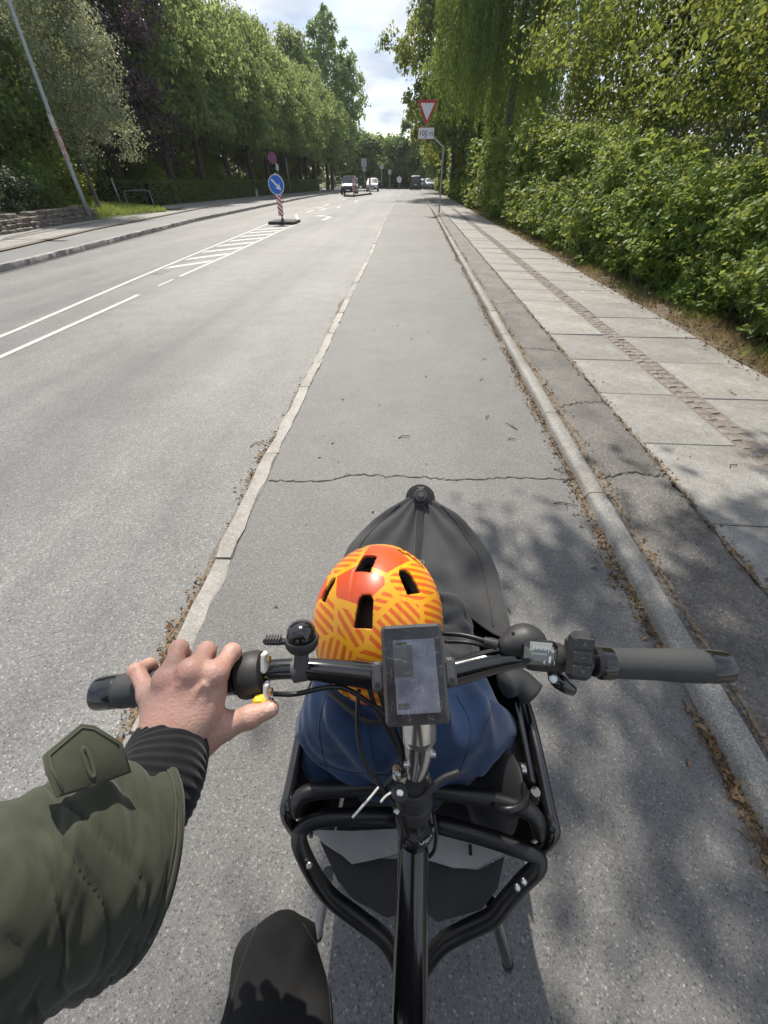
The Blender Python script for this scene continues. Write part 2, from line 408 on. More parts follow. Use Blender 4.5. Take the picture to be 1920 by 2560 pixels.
# strip of darker asphalt along the left kerb
strip('gutter_strip', off(leftK, 0.02), lambda y: leftK(y) + .13 + .03 * np.sin(y * .9), ROADZ + .004, M['gutter_dark'], road, y0=2, y1=60)

# --- kerb stones: each one its own piece
def kerbstone(L, w, h, rnd_, seed, prof='flat'):
    r = random.Random(seed); m = MB(); nseg = 9; sec = []
    for i in range(nseg + 1):
        y = L * i / nseg; j = lambda s=rnd_: r.uniform(-s, s)
        if prof == 'flat': ring = [(-w / 2 + j(), 0, -h), (-w / 2 + j(), 0, -.012), (-w / 2 + .010 + j(), 0, j(.003)), (w / 2 - .008 + j(), 0, j(.003)), (w / 2 + j(), 0, -.012), (w / 2, 0, -h)]
        else: ring = [(-w / 2 - .012, 0, -h), (-w / 2 + j(.002), 0, -.022), (-w / 2 + .006, 0, -.008), (-w / 2 + .018 + j(.002), 0, -.001 + j(.001)), (w / 2 - .006 + j(.002), 0, j(.001)), (w / 2, 0, -.008), (w / 2, 0, -h)]
        sec += [(x, y, z) for x, _, z in ring]
    k = len(sec) // (nseg + 1)
    F = [(i * k + q, i * k + q + 1, (i + 1) * k + q + 1, (i + 1) * k + q) for i in range(nseg) for q in range(k - 1)]
    F += [tuple(range(k)), tuple(nseg * k + q for q in range(k - 1, -1, -1))]
    F = [f[::-1] for f in F]
    return m.add(sec, F)
gk = tag(empty('granite_kerb', (0, 0, 0)), 'pale rough granite kerb between the road and the bike path', 'kerb'); gk['kind'] = 'structure'
gvar = [kerbstone(1.0, GW, .16, .010, s).mesh('granite_stone', M['granite'], angle=40) for s in range(7)]
y = -6.0; i = 0
while y < 46:
    L = random.choice((.78, .95, 1.1, 1.25, .62)) if y < 25 else 1.6
    x0, x1 = float(kerbR(y)) - GW / 2, float(kerbR(y + L)) - GW / 2
    o = put('kerb_stone', gvar[i % 7], gk, (x0 + random.uniform(-.006, .006), y, .006 + random.uniform(-.005, .006)), -math.atan2(x1 - x0, L), (1, L - .012, 1)); i += 1; y += L
strip('kerb_stone_row', off(kerbR, -GW), kerbR, .006, M['granite'], gk, y0=46)
strip('kerb_stone_row', off(kerbR, -GW - .02), off(kerbR, -GW + .01), -.03, M['granite'], gk, y0=46)
ck = empty('concrete_kerb'); ck['kind'] = 'structure'
cvars = [kerbstone(1.0, .092, .14, 0, 1 + s, 'round').mesh('concrete_kerb_stone', M['concrete'], angle=60) for s in range(4)]
y = -6.2
while y < 50:
    L = 1.0 if y < 30 else 2.0; x0, x1 = float(ckL(y)) + .05, float(ckL(y + L)) + .05
    put('kerb_stone', cvars[int(y * 7) % 4], ck, (x0 + random.uniform(-.004, .004), y + .003, WALKZ + .004 + random.uniform(-.003, .003)), -math.atan2(x1 - x0, L), (1, L - .007, 1)); y += L
strip('kerb_stone_row', ckL, off(ckL, .1), WALKZ + .004, M['concrete'], ck, y0=50)
lk = empty('left_granite_kerb'); lk['kind'] = 'structure'
y = 2.0; i = 0
while y < 90:
    L = 1.1 if y < 30 else 3.0; x0, x1 = float(leftK(y)), float(leftK(y + L))
    put('kerb_stone', gvar[i % 7], lk, (x0 - .06, y, .055), -math.atan2(x1 - x0, L), (1.25, L - .01, 1)); y += L; i += 1

# --- paving slabs and setts on the right pavement
def slab_mesh(w, L, seed):
    r = random.Random(seed); m = MB(); b = .006; j = lambda: r.uniform(-.004, .004)
    top = [(b + j(), b + j()), (w - b + j(), b + j()), (w - b + j(), L - b + j()), (b + j(), L - b + j())]
    P = [(0, 0, -.05), (w, 0, -.05), (w, L, -.05), (0, L, -.05), (0, 0, -b), (w, 0, -b), (w, L, -b), (0, L, -b)] + [(x, y_, 0) for x, y_ in top]
    F = [(0, 1, 5, 4), (1, 2, 6, 5), (2, 3, 7, 6), (3, 0, 4, 7), (4, 5, 9, 8), (5, 6, 10, 9), (6, 7, 11, 10), (7, 4, 8, 11), (8, 9, 10, 11)]
    return m.add(P, F)
sl1 = [slab_mesh(.615, .80, k).mesh('slab', M['slab']) for k in range(4)]; sl2 = [slab_mesh(.82, .80, k + 9).mesh('slab', M['slab']) for k in range(4)]
for k in range(-6, 92):
    yy = 1.573 + .81 * k
    if yy > 62: break
    o = put('slab', sl1[k % 4], walk, (1.595, yy, WALKZ + random.uniform(-.003, .005))); o.rotation_euler = (random.uniform(-.004, .004), random.uniform(-.005, .005), random.uniform(-.004, .004))
    o = put('slab', sl2[(k + 1) % 4], walk, (2.408, yy - .05, WALKZ + random.uniform(-.003, .005))); o.rotation_euler = (random.uniform(-.004, .004), random.uniform(-.005, .005), random.uniform(-.004, .004))
def sett_mesh(seed):
    r = random.Random(seed); m = MB(); hx, hy = .040, .043; j = lambda s=.006: r.uniform(-s, s)
    ring = lambda k, z: [(sx * (hx - k) + j(), sy * (hy - k) + j(), z + j(.002)) for sx, sy in ((-1, -1), (1, -1), (1, 1), (-1, 1))]
    P = ring(0, -.06) + ring(0, -.014) + ring(.012, 0)
    F = [(a, (a + 1) % 4, 4 + (a + 1) % 4, 4 + a) for a in range(4)] + [(4 + a, 4 + (a + 1) % 4, 8 + (a + 1) % 4, 8 + a) for a in range(4)] + [(8, 9, 10, 11)]
    return m.add(P, F).mesh('sett', M['cobble'])
sv = [sett_mesh(k) for k in range(6)]
sm = MB()
strip('sett_bed', lambda y: 2.205 + 0 * y, lambda y: 2.43 + 0 * y, WALKZ - .0085, M['sand'], walk, y0=-2, y1=30)
y = .4; n = 0
while y < 30:
    for cx in (2.272, 2.361):
        p = (cx + random.uniform(-.005, .005), y + random.uniform(-.006, .006), WALKZ - .002 + random.uniform(-.004, .004))
        if n < 298: put('sett', sv[n % 6], walk, p, random.uniform(-.06, .06))
        else: sm.box((p[0], p[1], p[2] - .03), (.088, .086, .06))
        n += 1
    y += .1
so = sm.build('far_setts', M['cobble'], walk); so['kind'] = 'stuff'
strip('sett_band', lambda y: 2.22 + 0 * y, lambda y: 2.42 + 0 * y, WALKZ - .004, M['cobble'], walk, y0=30)

# grit smeared along the kerbs
def grit(name, f, amp, z, parent, y0=-1, y1=22):
    yy = np.arange(y0, y1, .05); L = [(float(f(v)), v) for v in yy]; m = MB(); P = []
    for x, v in L:
        w_ = max(.004, amp * (.55 + 1.1 * noise.noise(Vector((v * .9, 3, amp * 50))) + .5 * noise.noise(Vector((v * 4, 8, amp * 50))))); P += [(x, v, z), (x + (w_ if amp > 0 else -w_), v, z)] if False else [(x - abs(w_), v, z), (x + .01, v, z)]
    m.add(P, [(2 * i, 2 * i + 1, 2 * i + 3, 2 * i + 2) for i in range(len(yy) - 1)]); m.build(name, M['sand'], parent)
grit('gutter_grit', off(ckL, .004), .05, .003, path); grit('kerb_grit', lambda v: ckL(v) + .135, .05, WALKZ - .001, walk); grit('slab_edge_grit', lambda v: 1.6 + 0 * v, .035, WALKZ + .001, walk); grit('road_grit', off(kerbR, -GW + .01), .07, ROADZ + .003, road)
# --- cracks and lines on the ground
def ribbon(name, pts, w, z, mat, parent):
    m = MB(); pts = [np.asarray(p, float) for p in pts]; P = []
    for i, p in enumerate(pts):
        d = unit(pts[min(i + 1, len(pts) - 1)] - pts[max(0, i - 1)]); nrm = V(-d[1], d[0]); ww = w * (random.uniform(.5, 1.3) if name == 'crack' else 1) / 2
        P += [(*(p + nrm * ww), z), (*(p - nrm * ww), z)]
    m.add(P, [(2 * i, 2 * i + 1, 2 * i + 3, 2 * i + 2) for i in range(len(pts) - 1)]); return m.build(name, mat, parent)
def jag(pts, amp, n):
    out = spline(pts, n); return [p + V(random.gauss(0, amp), random.gauss(0, amp)) for p in out]
ribbon('crack', jag([(-.82, 1.86), (-.5, 1.88), (-.3, 1.955), (.08, 1.96), (.36, 1.95), (.7, 1.99), (1.05, 1.985)], .007, 14), .008, .0035, M['crack'], path)
for a, b in (((1.17, 1.95), (1.57, 2.0)), ((1.18, 4.3), (1.57, 4.2)), ((1.2, 2.9), (1.56, 3.02)), ((1.17, 6.2), (1.55, 6.3))):
    ribbon('crack', jag([a, ((a[0] + b[0]) / 2, (a[1] + b[1]) / 2 + .04), b], .010, 12), .010, WALKZ + .001, M['crack'], walk)
PZ = ROADZ + .004
cR = pl((-4.3, -6), (-4.45, 4), (-4.54, 6.29), (-4.58, 7.1), (-4.73, 11.6), (-5.02, 17.5), (-5.07, 20.7)); cL = pl((-4.75, -6), (-5.04, 4.84), (-5.38, 8.3), (-5.66, 11.6), (-6.38, 20.6), (-6.7, 26))
def line(f, y0, y1, w=.085): ribbon('lane_line', [(float(f(v)), v) for v in np.arange(y0, y1 + .01, .5)], w, PZ, M['paint'], road)
line(cR, -6, 7.2); line(cR, 8.6, 20.5); line(cL, -6, 20.5)
ribbon('lane_line', [(float(cR(v)), v) for v in np.arange(7.7, 8.3, .2)], .06, PZ, M['paint'], road)
ribbon('lane_line', [(-5.07, 20.7), (-5.6, 22.8), (-6.5, 26.3)], .14, PZ, M['paint'], road)
for k in range(8):
    y0 = 9.35 + k * 1.2; xa, xb = float(cL(y0)) + .1, float(cR(y0 + .95)) - .08
    m = MB(); m.add([(xa, y0, PZ), (xb, y0 + .92, PZ), (xb, y0 + 1.32, PZ), (xa, y0 + .4, PZ)], [(0, 1, 2, 3)]); m.build('hatch_bar', M['paint'], road)
def turn_arrow(x, y):
    m = MB(); m.add([(x - .12, y, PZ), (x + .12, y, PZ), (x + .12, y + 2.2, PZ), (x - .12, y + 2.2, PZ)], [(0, 1, 2, 3)])
    m.add([(x - .12, y + 2.2, PZ), (x + .12, y + 2.2, PZ), (x - .5, y + 3.2, PZ), (x - .5, y + 2.7, PZ)], [(0, 1, 2, 3)]); m.add([(x - .5, y + 2.3, PZ), (x - .5, y + 3.7, PZ), (x - 1.0, y + 3.0, PZ)], [(0, 1, 2)])
    m.build('turn_arrow', M['worn_paint'], road)
turn_arrow(-4.35, 22.5); turn_arrow(-5.9, 30)
for x, y0, y1 in ((-6.3, 28, 30.5), (-5.3, 33, 35.5), (-6.6, 35, 38), (-5.2, 42, 45), (-6.8, 46, 49)):
    ribbon('lane_line', [(x, y0), (x - .1, y1)], .14, PZ, M['paint'], road)
# pale asphalt repairs far down the road
ribbon('repair_patch', [(-3.4, 42), (-2.4, 42.4)], 3.0, ROADZ + .003, M['patch'], road)
ribbon('repair_patch', [(-5.4, 9.0), (-5.1, 9.02)], .5, ROADZ + .002, M['patch'], road)
# ------------------------------------------------------------------ vegetation
def nrmz(a): return a / (np.linalg.norm(a, axis=1, keepdims=True) + 1e-9)
def leaf_arrays(C, N, size, asp=.62, fold=.25, droop=.35, r=rng):
    """one folded four-cornered leaf (two triangles) at each centre"""
    n = len(C); size = np.broadcast_to(size, (n,))[:, None] if np.ndim(size) < 2 else size
    N = nrmz(N); D = nrmz(np.cross(N, r.normal(size=(n, 3)))); D = nrmz(D + V(0, 0, -droop)); N = nrmz(N - D * (N * D).sum(1, keepdims=True)); S_ = np.cross(N, D)
    base = C - D * size * .5; tip = C + D * size * .5; l = C + S_ * size * asp * .5 + N * size * fold * .5 - D * size * .06; rr = C - S_ * size * asp * .5 + N * size * fold * .5 - D * size * .06
    v = np.stack([base, rr, tip, l], 1).reshape(-1, 3); b = np.arange(n)[:, None] * 4
    f = np.concatenate([b + np.array([0, 1, 2]), b + np.array([0, 2, 3])], 1).reshape(-1, 3)
    return v, f, np.repeat(r.random(n), 2)
def leaf_mesh(name, C, N, size, mat, **k):
    v, f, a = leaf_arrays(C, N, size, **k); return np_mesh(name, v, f, [mat], attr=a)

def crown_points(seed, rad, nclump, per, clump_r, shell=.55, droop=.5, bottom=-.75, lump=.28):
    """clumps of leaves through a lumpy crown; returns leaf centres, normals and clump centres (crown centre at origin)"""
    r = np.random.default_rng(seed); rad = np.asarray(rad, float); K = []
    while len(K) < nclump:
        d = unit(r.normal(size=3)); 
        if d[2] < bottom: continue
        q = Vector(d * 1.7) + Vector((seed * 3.1, 0, 0)); bulge = 1 + lump * noise.noise(q) * 1.6 + lump * .5 * noise.noise(q * 2.7)
        t = shell + (1 - shell) * r.random() ** .6 if r.random() < .85 else r.random() ** .5 * .8
        taper = 1 - .25 * max(0, d[2])
        K.append(d * rad * t * bulge * V(taper, taper, 1))
    K = np.array(K); cr_ = clump_r * r.uniform(.6, 1.35, nclump)
    idx = np.repeat(np.arange(nclump), per); n = len(idx); o = r.normal(size=(n, 3)); o = nrmz(o) * (r.random(n)[:, None] ** .5)
    o[:, 2] = o[:, 2] * .62 - droop * (o[:, 0] ** 2 + o[:, 1] ** 2)
    C = K[idx] + o * cr_[idx][:, None]
    out = nrmz(K / rad)[idx]; N = out * .55 + nrmz(o) * .45 + V(0, 0, .45) + r.normal(size=(n, 3)) * .55
    return C, N, K

def limb_tubes(m, base, h, r0, K, n, seed, lean=(0, 0), zoff=0):
    """tapered trunk from base with limbs up to clump centres"""
    r = random.Random(seed); base = np.asarray(base, float)
    pts = [base + V(lean[0] * t + r.uniform(-.06, .06) * h * .12 * (t > 0), lean[1] * t + r.uniform(-.06, .06) * h * .12 * (t > 0), h * t) for t in (0, .04, .2, .4, .6, .8, 1)]
    m.tube(pts, [r0 * 1.35, r0 * 1.05, r0 * .9, r0 * .75, r0 * .55, r0 * .35, r0 * .1], 9)
    for k in r.sample(range(len(K)), min(n, len(K))):
        t = r.uniform(.3, .8); a = base + V(lean[0] * t, lean[1] * t, h * t); b = K[k]; mid = (a + b) / 2 + V(0, 0, .12 * np.linalg.norm(b - a)) * r.uniform(-.3, 1)
        m.tube(spline([a, mid, b], 4), list(np.linspace(r0 * .38 * (1 - t * .4), r0 * .05, 9)), 6)
    return m

def make_tree(name, label, loc, crown_c, rad, nclump, per, clump_r, leaf, mat, h, r0, seed, group=None, bark='bark', limbs=14, lean=(0, 0), **kw):
    lk_ = {k: kw.pop(k) for k in ('asp', 'fold') if k in kw}; ldroop = kw.pop('leafdroop', .35)
    root = thing(name, label, 'tree', loc, 0, group)
    C, N, K = crown_points(seed, rad, nclump, per, clump_r, **kw); cc = np.asarray(crown_c, float)
    r = np.random.default_rng(seed + 5)
    put('crown', leaf_mesh('crown', C + cc, N, leaf * np.clip(r.lognormal(-.05, .3, len(C)), .45, 1.8), mat, r=r, droop=ldroop, **lk_), root)
    limb_tubes(MB(), (0, 0, -.1), h, r0, K + cc, limbs, seed, lean).build('trunk', M[bark], root, smooth=True)
    return root

M['lime'] = leafmat('lime_leaves', (.095, .185, .052), (.215, .33, .09), (.70, .95, .25), .58)
M['dark_leaf'] = leafmat('dark_leaves', (.06, .115, .037), (.14, .215, .062), (.46, .68, .16), .52)
M['beech_purple'] = leafmat('purple_leaves', (.036, .022, .034), (.095, .06, .082), (.20, .08, .10), .25, .35, .7)
M['silver_leaf'] = leafmat('grey_green_leaves', (.10, .14, .07), (.26, .30, .18), (.55, .65, .32), .45, .45, .35)
M['hedge_leaf'] = leafmat('hedge_leaves', (.062, .13, .025), (.175, .27, .052), (.60, .84, .15), .5, .5, .3)
M['hedge_dark'] = leafmat('clipped_hedge_leaves', (.08, .145, .04), (.16, .23, .065), (.5, .7, .15), .5)
M['willow'] = leafmat('weeping_leaves', (.065, .12, .026), (.15, .215, .05), (.44, .64, .14), .45)
M['right_leaf'] = leafmat('shade_tree_leaves', (.045, .095, .022), (.13, .20, .042), (.55, .76, .13), .5, .48, .3)
M['yellow_green'] = leafmat('young_green_leaves', (.10, .17, .025), (.22, .30, .05), (.62, .75, .10), .5)
M['far_leaf'] = leafmat('far_tree_leaves', (.08, .145, .045), (.17, .24, .08), (.42, .58, .16))
M['rhodo'] = leafmat('rhododendron_leaves', (.03, .05, .025), (.075, .10, .05), (.12, .2, .06), .2, .28, .8)
M['dry_grass'] = leafmat('dry_grass', (.16, .13, .06), (.30, .24, .12), (.5, .42, .2), .3, .8, .1)
M['grass'] = leafmat('green_grass', (.13, .21, .045), (.27, .36, .09), (.6, .75, .2), .4, .6, .2)
M['litter'] = leafmat('fallen_leaves', (.075, .048, .028), (.27, .185, .105), (.3, .18, .08), .12, .8, .15)

# left row: lime trees behind the clipped hedge
row = [(-18.5, 37.5, 12.8, 0), (-18.3, 42.8, 13.2, 1), (-18.0, 48.0, 13.0, 2), (-17.6, 53.5, 12.6, 0), (-17.3, 59, 12.8, 1), (-16.8, 65, 12.4, 2), (-16.3, 71, 12.2, 0), (-15.6, 77.5, 12.0, 1), (-15.0, 85, 11.5, 2)]
where = ['nearest of the lime trees behind the clipped hedge', 'second lime tree along the clipped hedge on the left', 'third lime tree along the clipped hedge on the left', 'lime tree fourth along the row, behind the arrow sign', 'fifth lime tree along the left row', 'sixth lime tree along the left row', 'lime tree seventh in the left row, behind the dark van', 'lime tree last but one in the left row', 'farthest lime tree of the left row']
protos = [make_tree('lime_tree', where[k], (0, 0, 0), (0, 0, 7.9), (4.5, 4.3, 5.6), 330, 130, 1.0, .24, M['lime'], 11, .30, 20 + k, 'lime trees in the left row', limbs=16, shell=.6, droop=.75, bottom=-.72, leafdroop=.8) for k in range(3)]
for i, (x, y, hgt, k) in enumerate(row):
    o = protos[k] if i < 3 else copy_tree(protos[k])
    o.location = (x, y, 0); o.scale = (1, 1, hgt / 13.2); o.rotation_euler[2] = i * 1.9; o['label'] = where[i]
# purple beech and dark trees at the left edge
make_tree('purple_beech', 'dark purple-leaved beech left of the lime trees', (-20.2, 33.5, 0), (0, 0, 7.5), (4.6, 4.3, 6.6), 330, 120, 1.0, .2, M['beech_purple'], 12, .34, 41, limbs=18, shell=.55)
make_tree('evergreen_tree', 'dark green tree at the left edge behind the lamp post', (-18.3, 16.5, .2), (0, 0, 4.6), (3.6, 3.4, 4.8), 300, 120, .8, .16, M['dark_leaf'], 8, .22, 43, limbs=14, droop=.8, bottom=-.95)
make_tree('evergreen_tree', 'tall dark tree behind the leaning small tree at left', (-19.5, 24.5, .2), (0, 0, 6.0), (4.0, 3.8, 6.0), 300, 120, .9, .19, M['dark_leaf'], 10, .26, 44, limbs=14, droop=.7, bottom=-.95)
make_tree('small_tree', 'slender tree with pale grey-green leaves beside the lamp post', (-15.0, 22.5, .25), (1.15, 0, 4.55), (1.85, 1.7, 3.8), 260, 85, .55, .095, M['silver_leaf'], 6.5, .085, 45, bark='birch_bark', limbs=26, lean=(-.1, .2), shell=.35, droop=.6, bottom=-.8)
for i, (x, y, rx, hh, lab) in enumerate([(-24, 19, 4.2, 9, 'dark tree in the garden far behind the stone wall'), (-25, 27, 4.2, 10, 'dark tree in the garden behind the driveway'), (-24.5, 33, 4.0, 10, 'dark tree deep behind the purple beech'), (-23, 40, 3.6, 8, 'dark tree deep behind the nearest lime tree'), (-23, 48, 3.8, 8, 'dark tree deep behind the second and third lime trees'), (-22.5, 57, 3.8, 8, 'dark tree deep behind the middle of the lime row'), (-21, 67, 4.0, 8, 'dark tree deep behind the far part of the lime row'), (-21, 77, 4.2, 8, 'dark tree deep behind the last lime trees'), (-20, 88, 4.5, 8, 'dark tree at the far corner behind the lime row')]):
    make_tree('garden_tree', lab, (x, y, 0), (0, 0, hh * .5), (rx, rx, hh * .52), 130, 80, 1.1, .34, M['dark_leaf'], hh - 2, .25, 400 + i, 'garden trees behind the left row', limbs=8, droop=.7, bottom=-.97)
# understorey shrubs seen between the trunks
for i, (x, y, z, rx, rz_, lab) in enumerate([(-18.8, 34.5, 1.6, 1.1, 1.3, 'bright green bush right behind the hedge near the purple beech'), (-18.2, 45, 1.7, 1.2, 1.3, 'bright green bush between lime trunks behind the hedge'), (-19.0, 40.0, 1.7, 1.0, 1.2, 'sunlit bush behind the hedge left of the arrow sign'), (-16.2, 22.2, 1.3, 1.0, 1.3, 'yellow-green bush behind the lamp post base')]):
    root = thing('bush', lab, 'bush', (x, y, 0), 0, 'bushes behind the left hedge')
    C, N, K = crown_points(60 + i, (rx, rx, rz_), 45, 80, .45, bottom=-.9); put('crown', leaf_mesh('crown', C + V(0, 0, z), N, .13 * rng.uniform(.7, 1.2, len(C)), M['yellow_green']), root)
    limb_tubes(MB(), (0, 0, -.05), z, .03, K + V(0, 0, z), 10, 60 + i).build('stem', M['bark'], root, smooth=True)
for i, (x, y, z, rad, lab, cat_, mt) in enumerate([(-15.9, 13.4, .95, (1.7, 1.9, 1.35), 'large rhododendron bush above the stone wall at the left edge', 'bush', 'rhodo'), (-15.0, 16.9, .75, (1.15, 1.6, .75), 'low rounded grey-green shrub on top of the stone wall', 'bush', 'rhodo'), (-15.6, 19.6, .8, (1.0, 1.2, .8), 'leafy shrub between the stone wall and the lamp post', 'bush', 'dark_leaf'), (-17.5, 19.5, 1.6, (1.8, 2.6, 1.9), 'dense dark bush behind the lamp post', 'bush', 'dark_leaf')]):
    root = thing('shrub', lab, cat_, (x, y, .3), 0, 'shrubs above the stone wall')
    C, N, K = crown_points(80 + i, rad, 110, 90, .35, bottom=-.95, shell=.7); put('crown', leaf_mesh('crown', C + V(0, 0, z), N, .095 * rng.uniform(.7, 1.3, len(C)), M[mt], asp=.42), root)
    limb_tubes(MB(), (0, 0, -.3), z, .03, K + V(0, 0, z), 12, 80 + i).build('stem', M['bark'], root, smooth=True)

# clipped hedge on the left
def hedge_leaves(poly, h, w, per_m, leaf, mat, seed, hvar=.05, name='foliage'):
    r = np.random.default_rng(seed); C, N = [], []
    for (a, b) in zip(poly[:-1], poly[1:]):
        a, b = V(*a), V(*b); L = np.linalg.norm(b - a); n = int(L * per_m); t = r.random(n); d = unit(b - a); nr = V(-d[1], d[0])
        face = r.choice(3, n, p=[.42, .24, .34]); s = np.where(face == 0, -1.0, np.where(face == 2, 1.0, r.uniform(-1, 1, n))); z = np.where(face == 1, h, r.uniform(0, h, n))
        side = s * w / 2 * r.uniform(.86, 1.04, n); p = a + t[:, None] * (b - a) + side[:, None] * nr
        wob = np.array([noise.noise(Vector((px * .8, py * .8, pz * 1.2))) for px, py, pz in zip(p[:, 0], p[:, 1], z)])
        p = p + (nr[None] * (np.sign(side) * wob * .09)[:, None]); z = z + (face == 1) * (wob * hvar * 2 + r.normal(0, .03, n))
        C.append(np.column_stack([p, z])); nn = np.zeros((n, 3)); nn[:, :2] = nr * np.sign(side)[:, None]; nn[face == 1] = (0, 0, 1); N.append(nn + V(0, 0, .35) + r.normal(size=(n, 3)) * .5)
    C, N = np.concatenate(C), np.concatenate(N); return leaf_mesh(name, C, N, leaf * r.uniform(.7, 1.3, len(C)), mat, r=r)
hroot = thing('clipped_hedge', 'low clipped dark green hedge along the far pavement', 'hedge', (-17.2, 33, 0))
hp = [(-23, 30.8), (-18, 32.4), (-17.4, 34), (-17.3, 51), (-15.3, 77)]
put('foliage', hedge_leaves(hp, 1.32, .8, 1150, .10, M['hedge_dark'], 5), hroot, (17.2, -33, 0))
hm = MB()
for a, b in zip(hp[:-1], hp[1:]):
    L = math.dist(a, b); ang = math.atan2(b[1] - a[1], b[0] - a[0]); R_ = np.array([[math.cos(ang), -math.sin(ang), 0], [math.sin(ang), math.cos(ang), 0], [0, 0, 1]])
    hm.box(((a[0] + b[0]) / 2 + 17.2, (a[1] + b[1]) / 2 - 33, .6), (L, .55, 1.15), R_)
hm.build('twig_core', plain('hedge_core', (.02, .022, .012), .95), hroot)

# far trees closing the view
far = [(-15.4, 92, 19.5, 6.2, 7.0, 'tall tree standing above the far end of the left row', .42), (-17.5, 80, 17.0, 3.0, 6, 'slim tall tree top showing above the left row', .4), (-8.5, 108, 8.6, 4.2, 5, 'bushy tree at the end of the road, left of centre', .5), (-3.5, 106, 8.6, 4.4, 5, 'bushy tree straight ahead at the end of the road', .5), (1.8, 104, 9.2, 4.4, 5, 'dark tree right of centre at the end of the road', .5), (7.5, 102, 11, 4.6, 5, 'tree at the end of the right pavement', .5), (-14.5, 110, 11, 5, 5.5, 'tree beyond the junction at far left', .5), (13, 110, 12, 5, 5.5, 'tree beyond the junction at far right', .5)]
for i, (x, y, h_, rx, rz_, lab, lf) in enumerate(far):
    make_tree('far_tree', lab, (x, y, 0), (0, 0, h_ - rz_), (rx, rx, rz_ * 1.02), 200, 80, 1.1, lf, M['lime'] if i % 3 else M['far_leaf'], h_ - 2, .3, 100 + i, 'trees at the end of the road', limbs=10, droop=.7, bottom=-.9)
fb = [(-12, 115), (-6, 114), (0, 113), (6, 112), (12, 113), (-20, 113), (20, 114)]
for i, (x, y) in enumerate(fb):
    root = thing('bush', ['bush', 'shrub', 'thicket', 'leafy bush', 'dense bush', 'low bush', 'wide bush'][i] + ' filling the gap below the trees past the junction, %s' % ['left', 'centre left', 'centre', 'centre right', 'right', 'far left', 'far right'][i], 'bush', (x, y, 0), 0, 'bushes past the junction')
    C, N, K = crown_points(140 + i, (4.2, 1.8, 2.6), 60, 60, .9, bottom=-.9); put('crown', leaf_mesh('crown', C + V(0, 0, 2.2), N, .34 * rng.uniform(.7, 1.2, len(C)), M['dark_leaf'] if i % 2 else M['lime']), root)
    limb_tubes(MB(), (0, 0, -.05), 2, .06, K + V(0, 0, 2.2), 8, 140 + i).build('stem', M['bark'], root, smooth=True)

# --- right side: tree over the path, weeping tree, shade trees
make_tree('leaning_tree', 'broad-leaved tree leaning over the bike path in front of the sky', (3.6, 48, 0), (-1.2, 0, 9.6), (4.6, 4.6, 6.2), 250, 110, 1.0, .27, M['right_leaf'], 13, .3, 201, limbs=22, shell=.4, droop=.7, lean=(-1.2, 0), bottom=-.9)
make_tree('leaning_tree', 'tree over the right pavement behind the triangular sign', (4.6, 40, 0), (-.8, 0, 6.8), (3.4, 3.6, 4.2), 190, 110, .9, .2, M['dark_leaf'], 9, .22, 202, limbs=14, shell=.5, droop=.8, lean=(-.5, 0), bottom=-.95)
make_tree('leaning_tree', 'tree over the parked cars at the far end of the pavement', (4.2, 66, 0), (-.8, 0, 7.0), (3.6, 4.5, 4.8), 170, 100, 1.0, .3, M['lime'], 10, .24, 203, limbs=12, shell=.5, droop=.8, bottom=-.95)
def weeping(name, label, loc, R_, top, lo, n_str, seed, leaf, mat):
    root = thing(name, label, 'tree', loc); r = np.random.default_rng(seed); C, N = [], []; st = MB()
    hubs = [(r.uniform(0, 2 * math.pi), R_ * math.sqrt(r.uniform(.15, 1)), r.uniform(-.9, 1.0)) for _k in range(max(12, n_str // 13))]
    for k in range(n_str):
        ha, hq, hz_ = hubs[k % len(hubs)]; hx_, hy_ = hq * math.cos(ha) + r.normal(0, .17), hq * math.sin(ha) + r.normal(0, .17)
        a = math.atan2(hy_, hx_); q = math.hypot(hx_, hy_); z0 = top * r.uniform(.65, 1) - .25 * q; z1 = lo + .9 + hz_ + r.random() ** 1.6 * 2.6
        x, y_ = q * math.cos(a), q * math.sin(a); L = max(.6, z0 - z1); n = int(L / .035); t = np.sort(r.random(n)); sway = r.normal(0, .16, 2)
        p = np.column_stack([x + sway[0] * t * L * .3 + r.normal(0, .07, n), y_ + sway[1] * t * L * .3 + r.normal(0, .07, n), z0 - t * L]); C.append(p)
        o = V(math.cos(a), math.sin(a), 0); N.append(o * .7 + r.normal(size=(n, 3)) * .6 + V(0, 0, .2))
        st.tube([V(0, 0, top * .6) + (V(x, y_, z0) - V(0, 0, top * .6)) * tt + V(0, 0, .5 * math.sin(tt * 3.14)) for tt in (0, .5, 1)], [.035, .02, .008], 4, False)
    C, N = np.concatenate(C), np.concatenate(N)
    put('crown', leaf_mesh('crown', C, N, leaf * r.uniform(.7, 1.3, len(C)), mat, asp=.42, droop=1.6, r=r), root)
    st.tube([(0, 0, -.1), (0, 0, .4), (.05, 0, top * .4), (0, .05, top * .75), (0, 0, top)], [.26, .2, .17, .1, .03], 9); st.build('trunk', M['birch_bark'], root, smooth=True)
    return root
weeping('weeping_tree', 'weeping tree with long hanging yellow-green strands on the right', (4.4, 27.5, 0), 3.7, 12.5, 2.7, 760, 301, .115, M['willow'])
weeping('weeping_tree', 'second weeping tree behind the triangular sign, with hanging strands', (6.6, 38, 0), 2.8, 9.5, 1.6, 300, 302, .16, M['willow'])
make_tree('shade_tree', 'large dark tree over the tall hedge right of the weeping tree', (7.6, 18.5, 0), (0, 0, 5.6), (3.9, 4.6, 4.6), 360, 170, .85, .115, M['right_leaf'], 9, .26, 211, limbs=20, shell=.45, droop=.7, bottom=-.95)
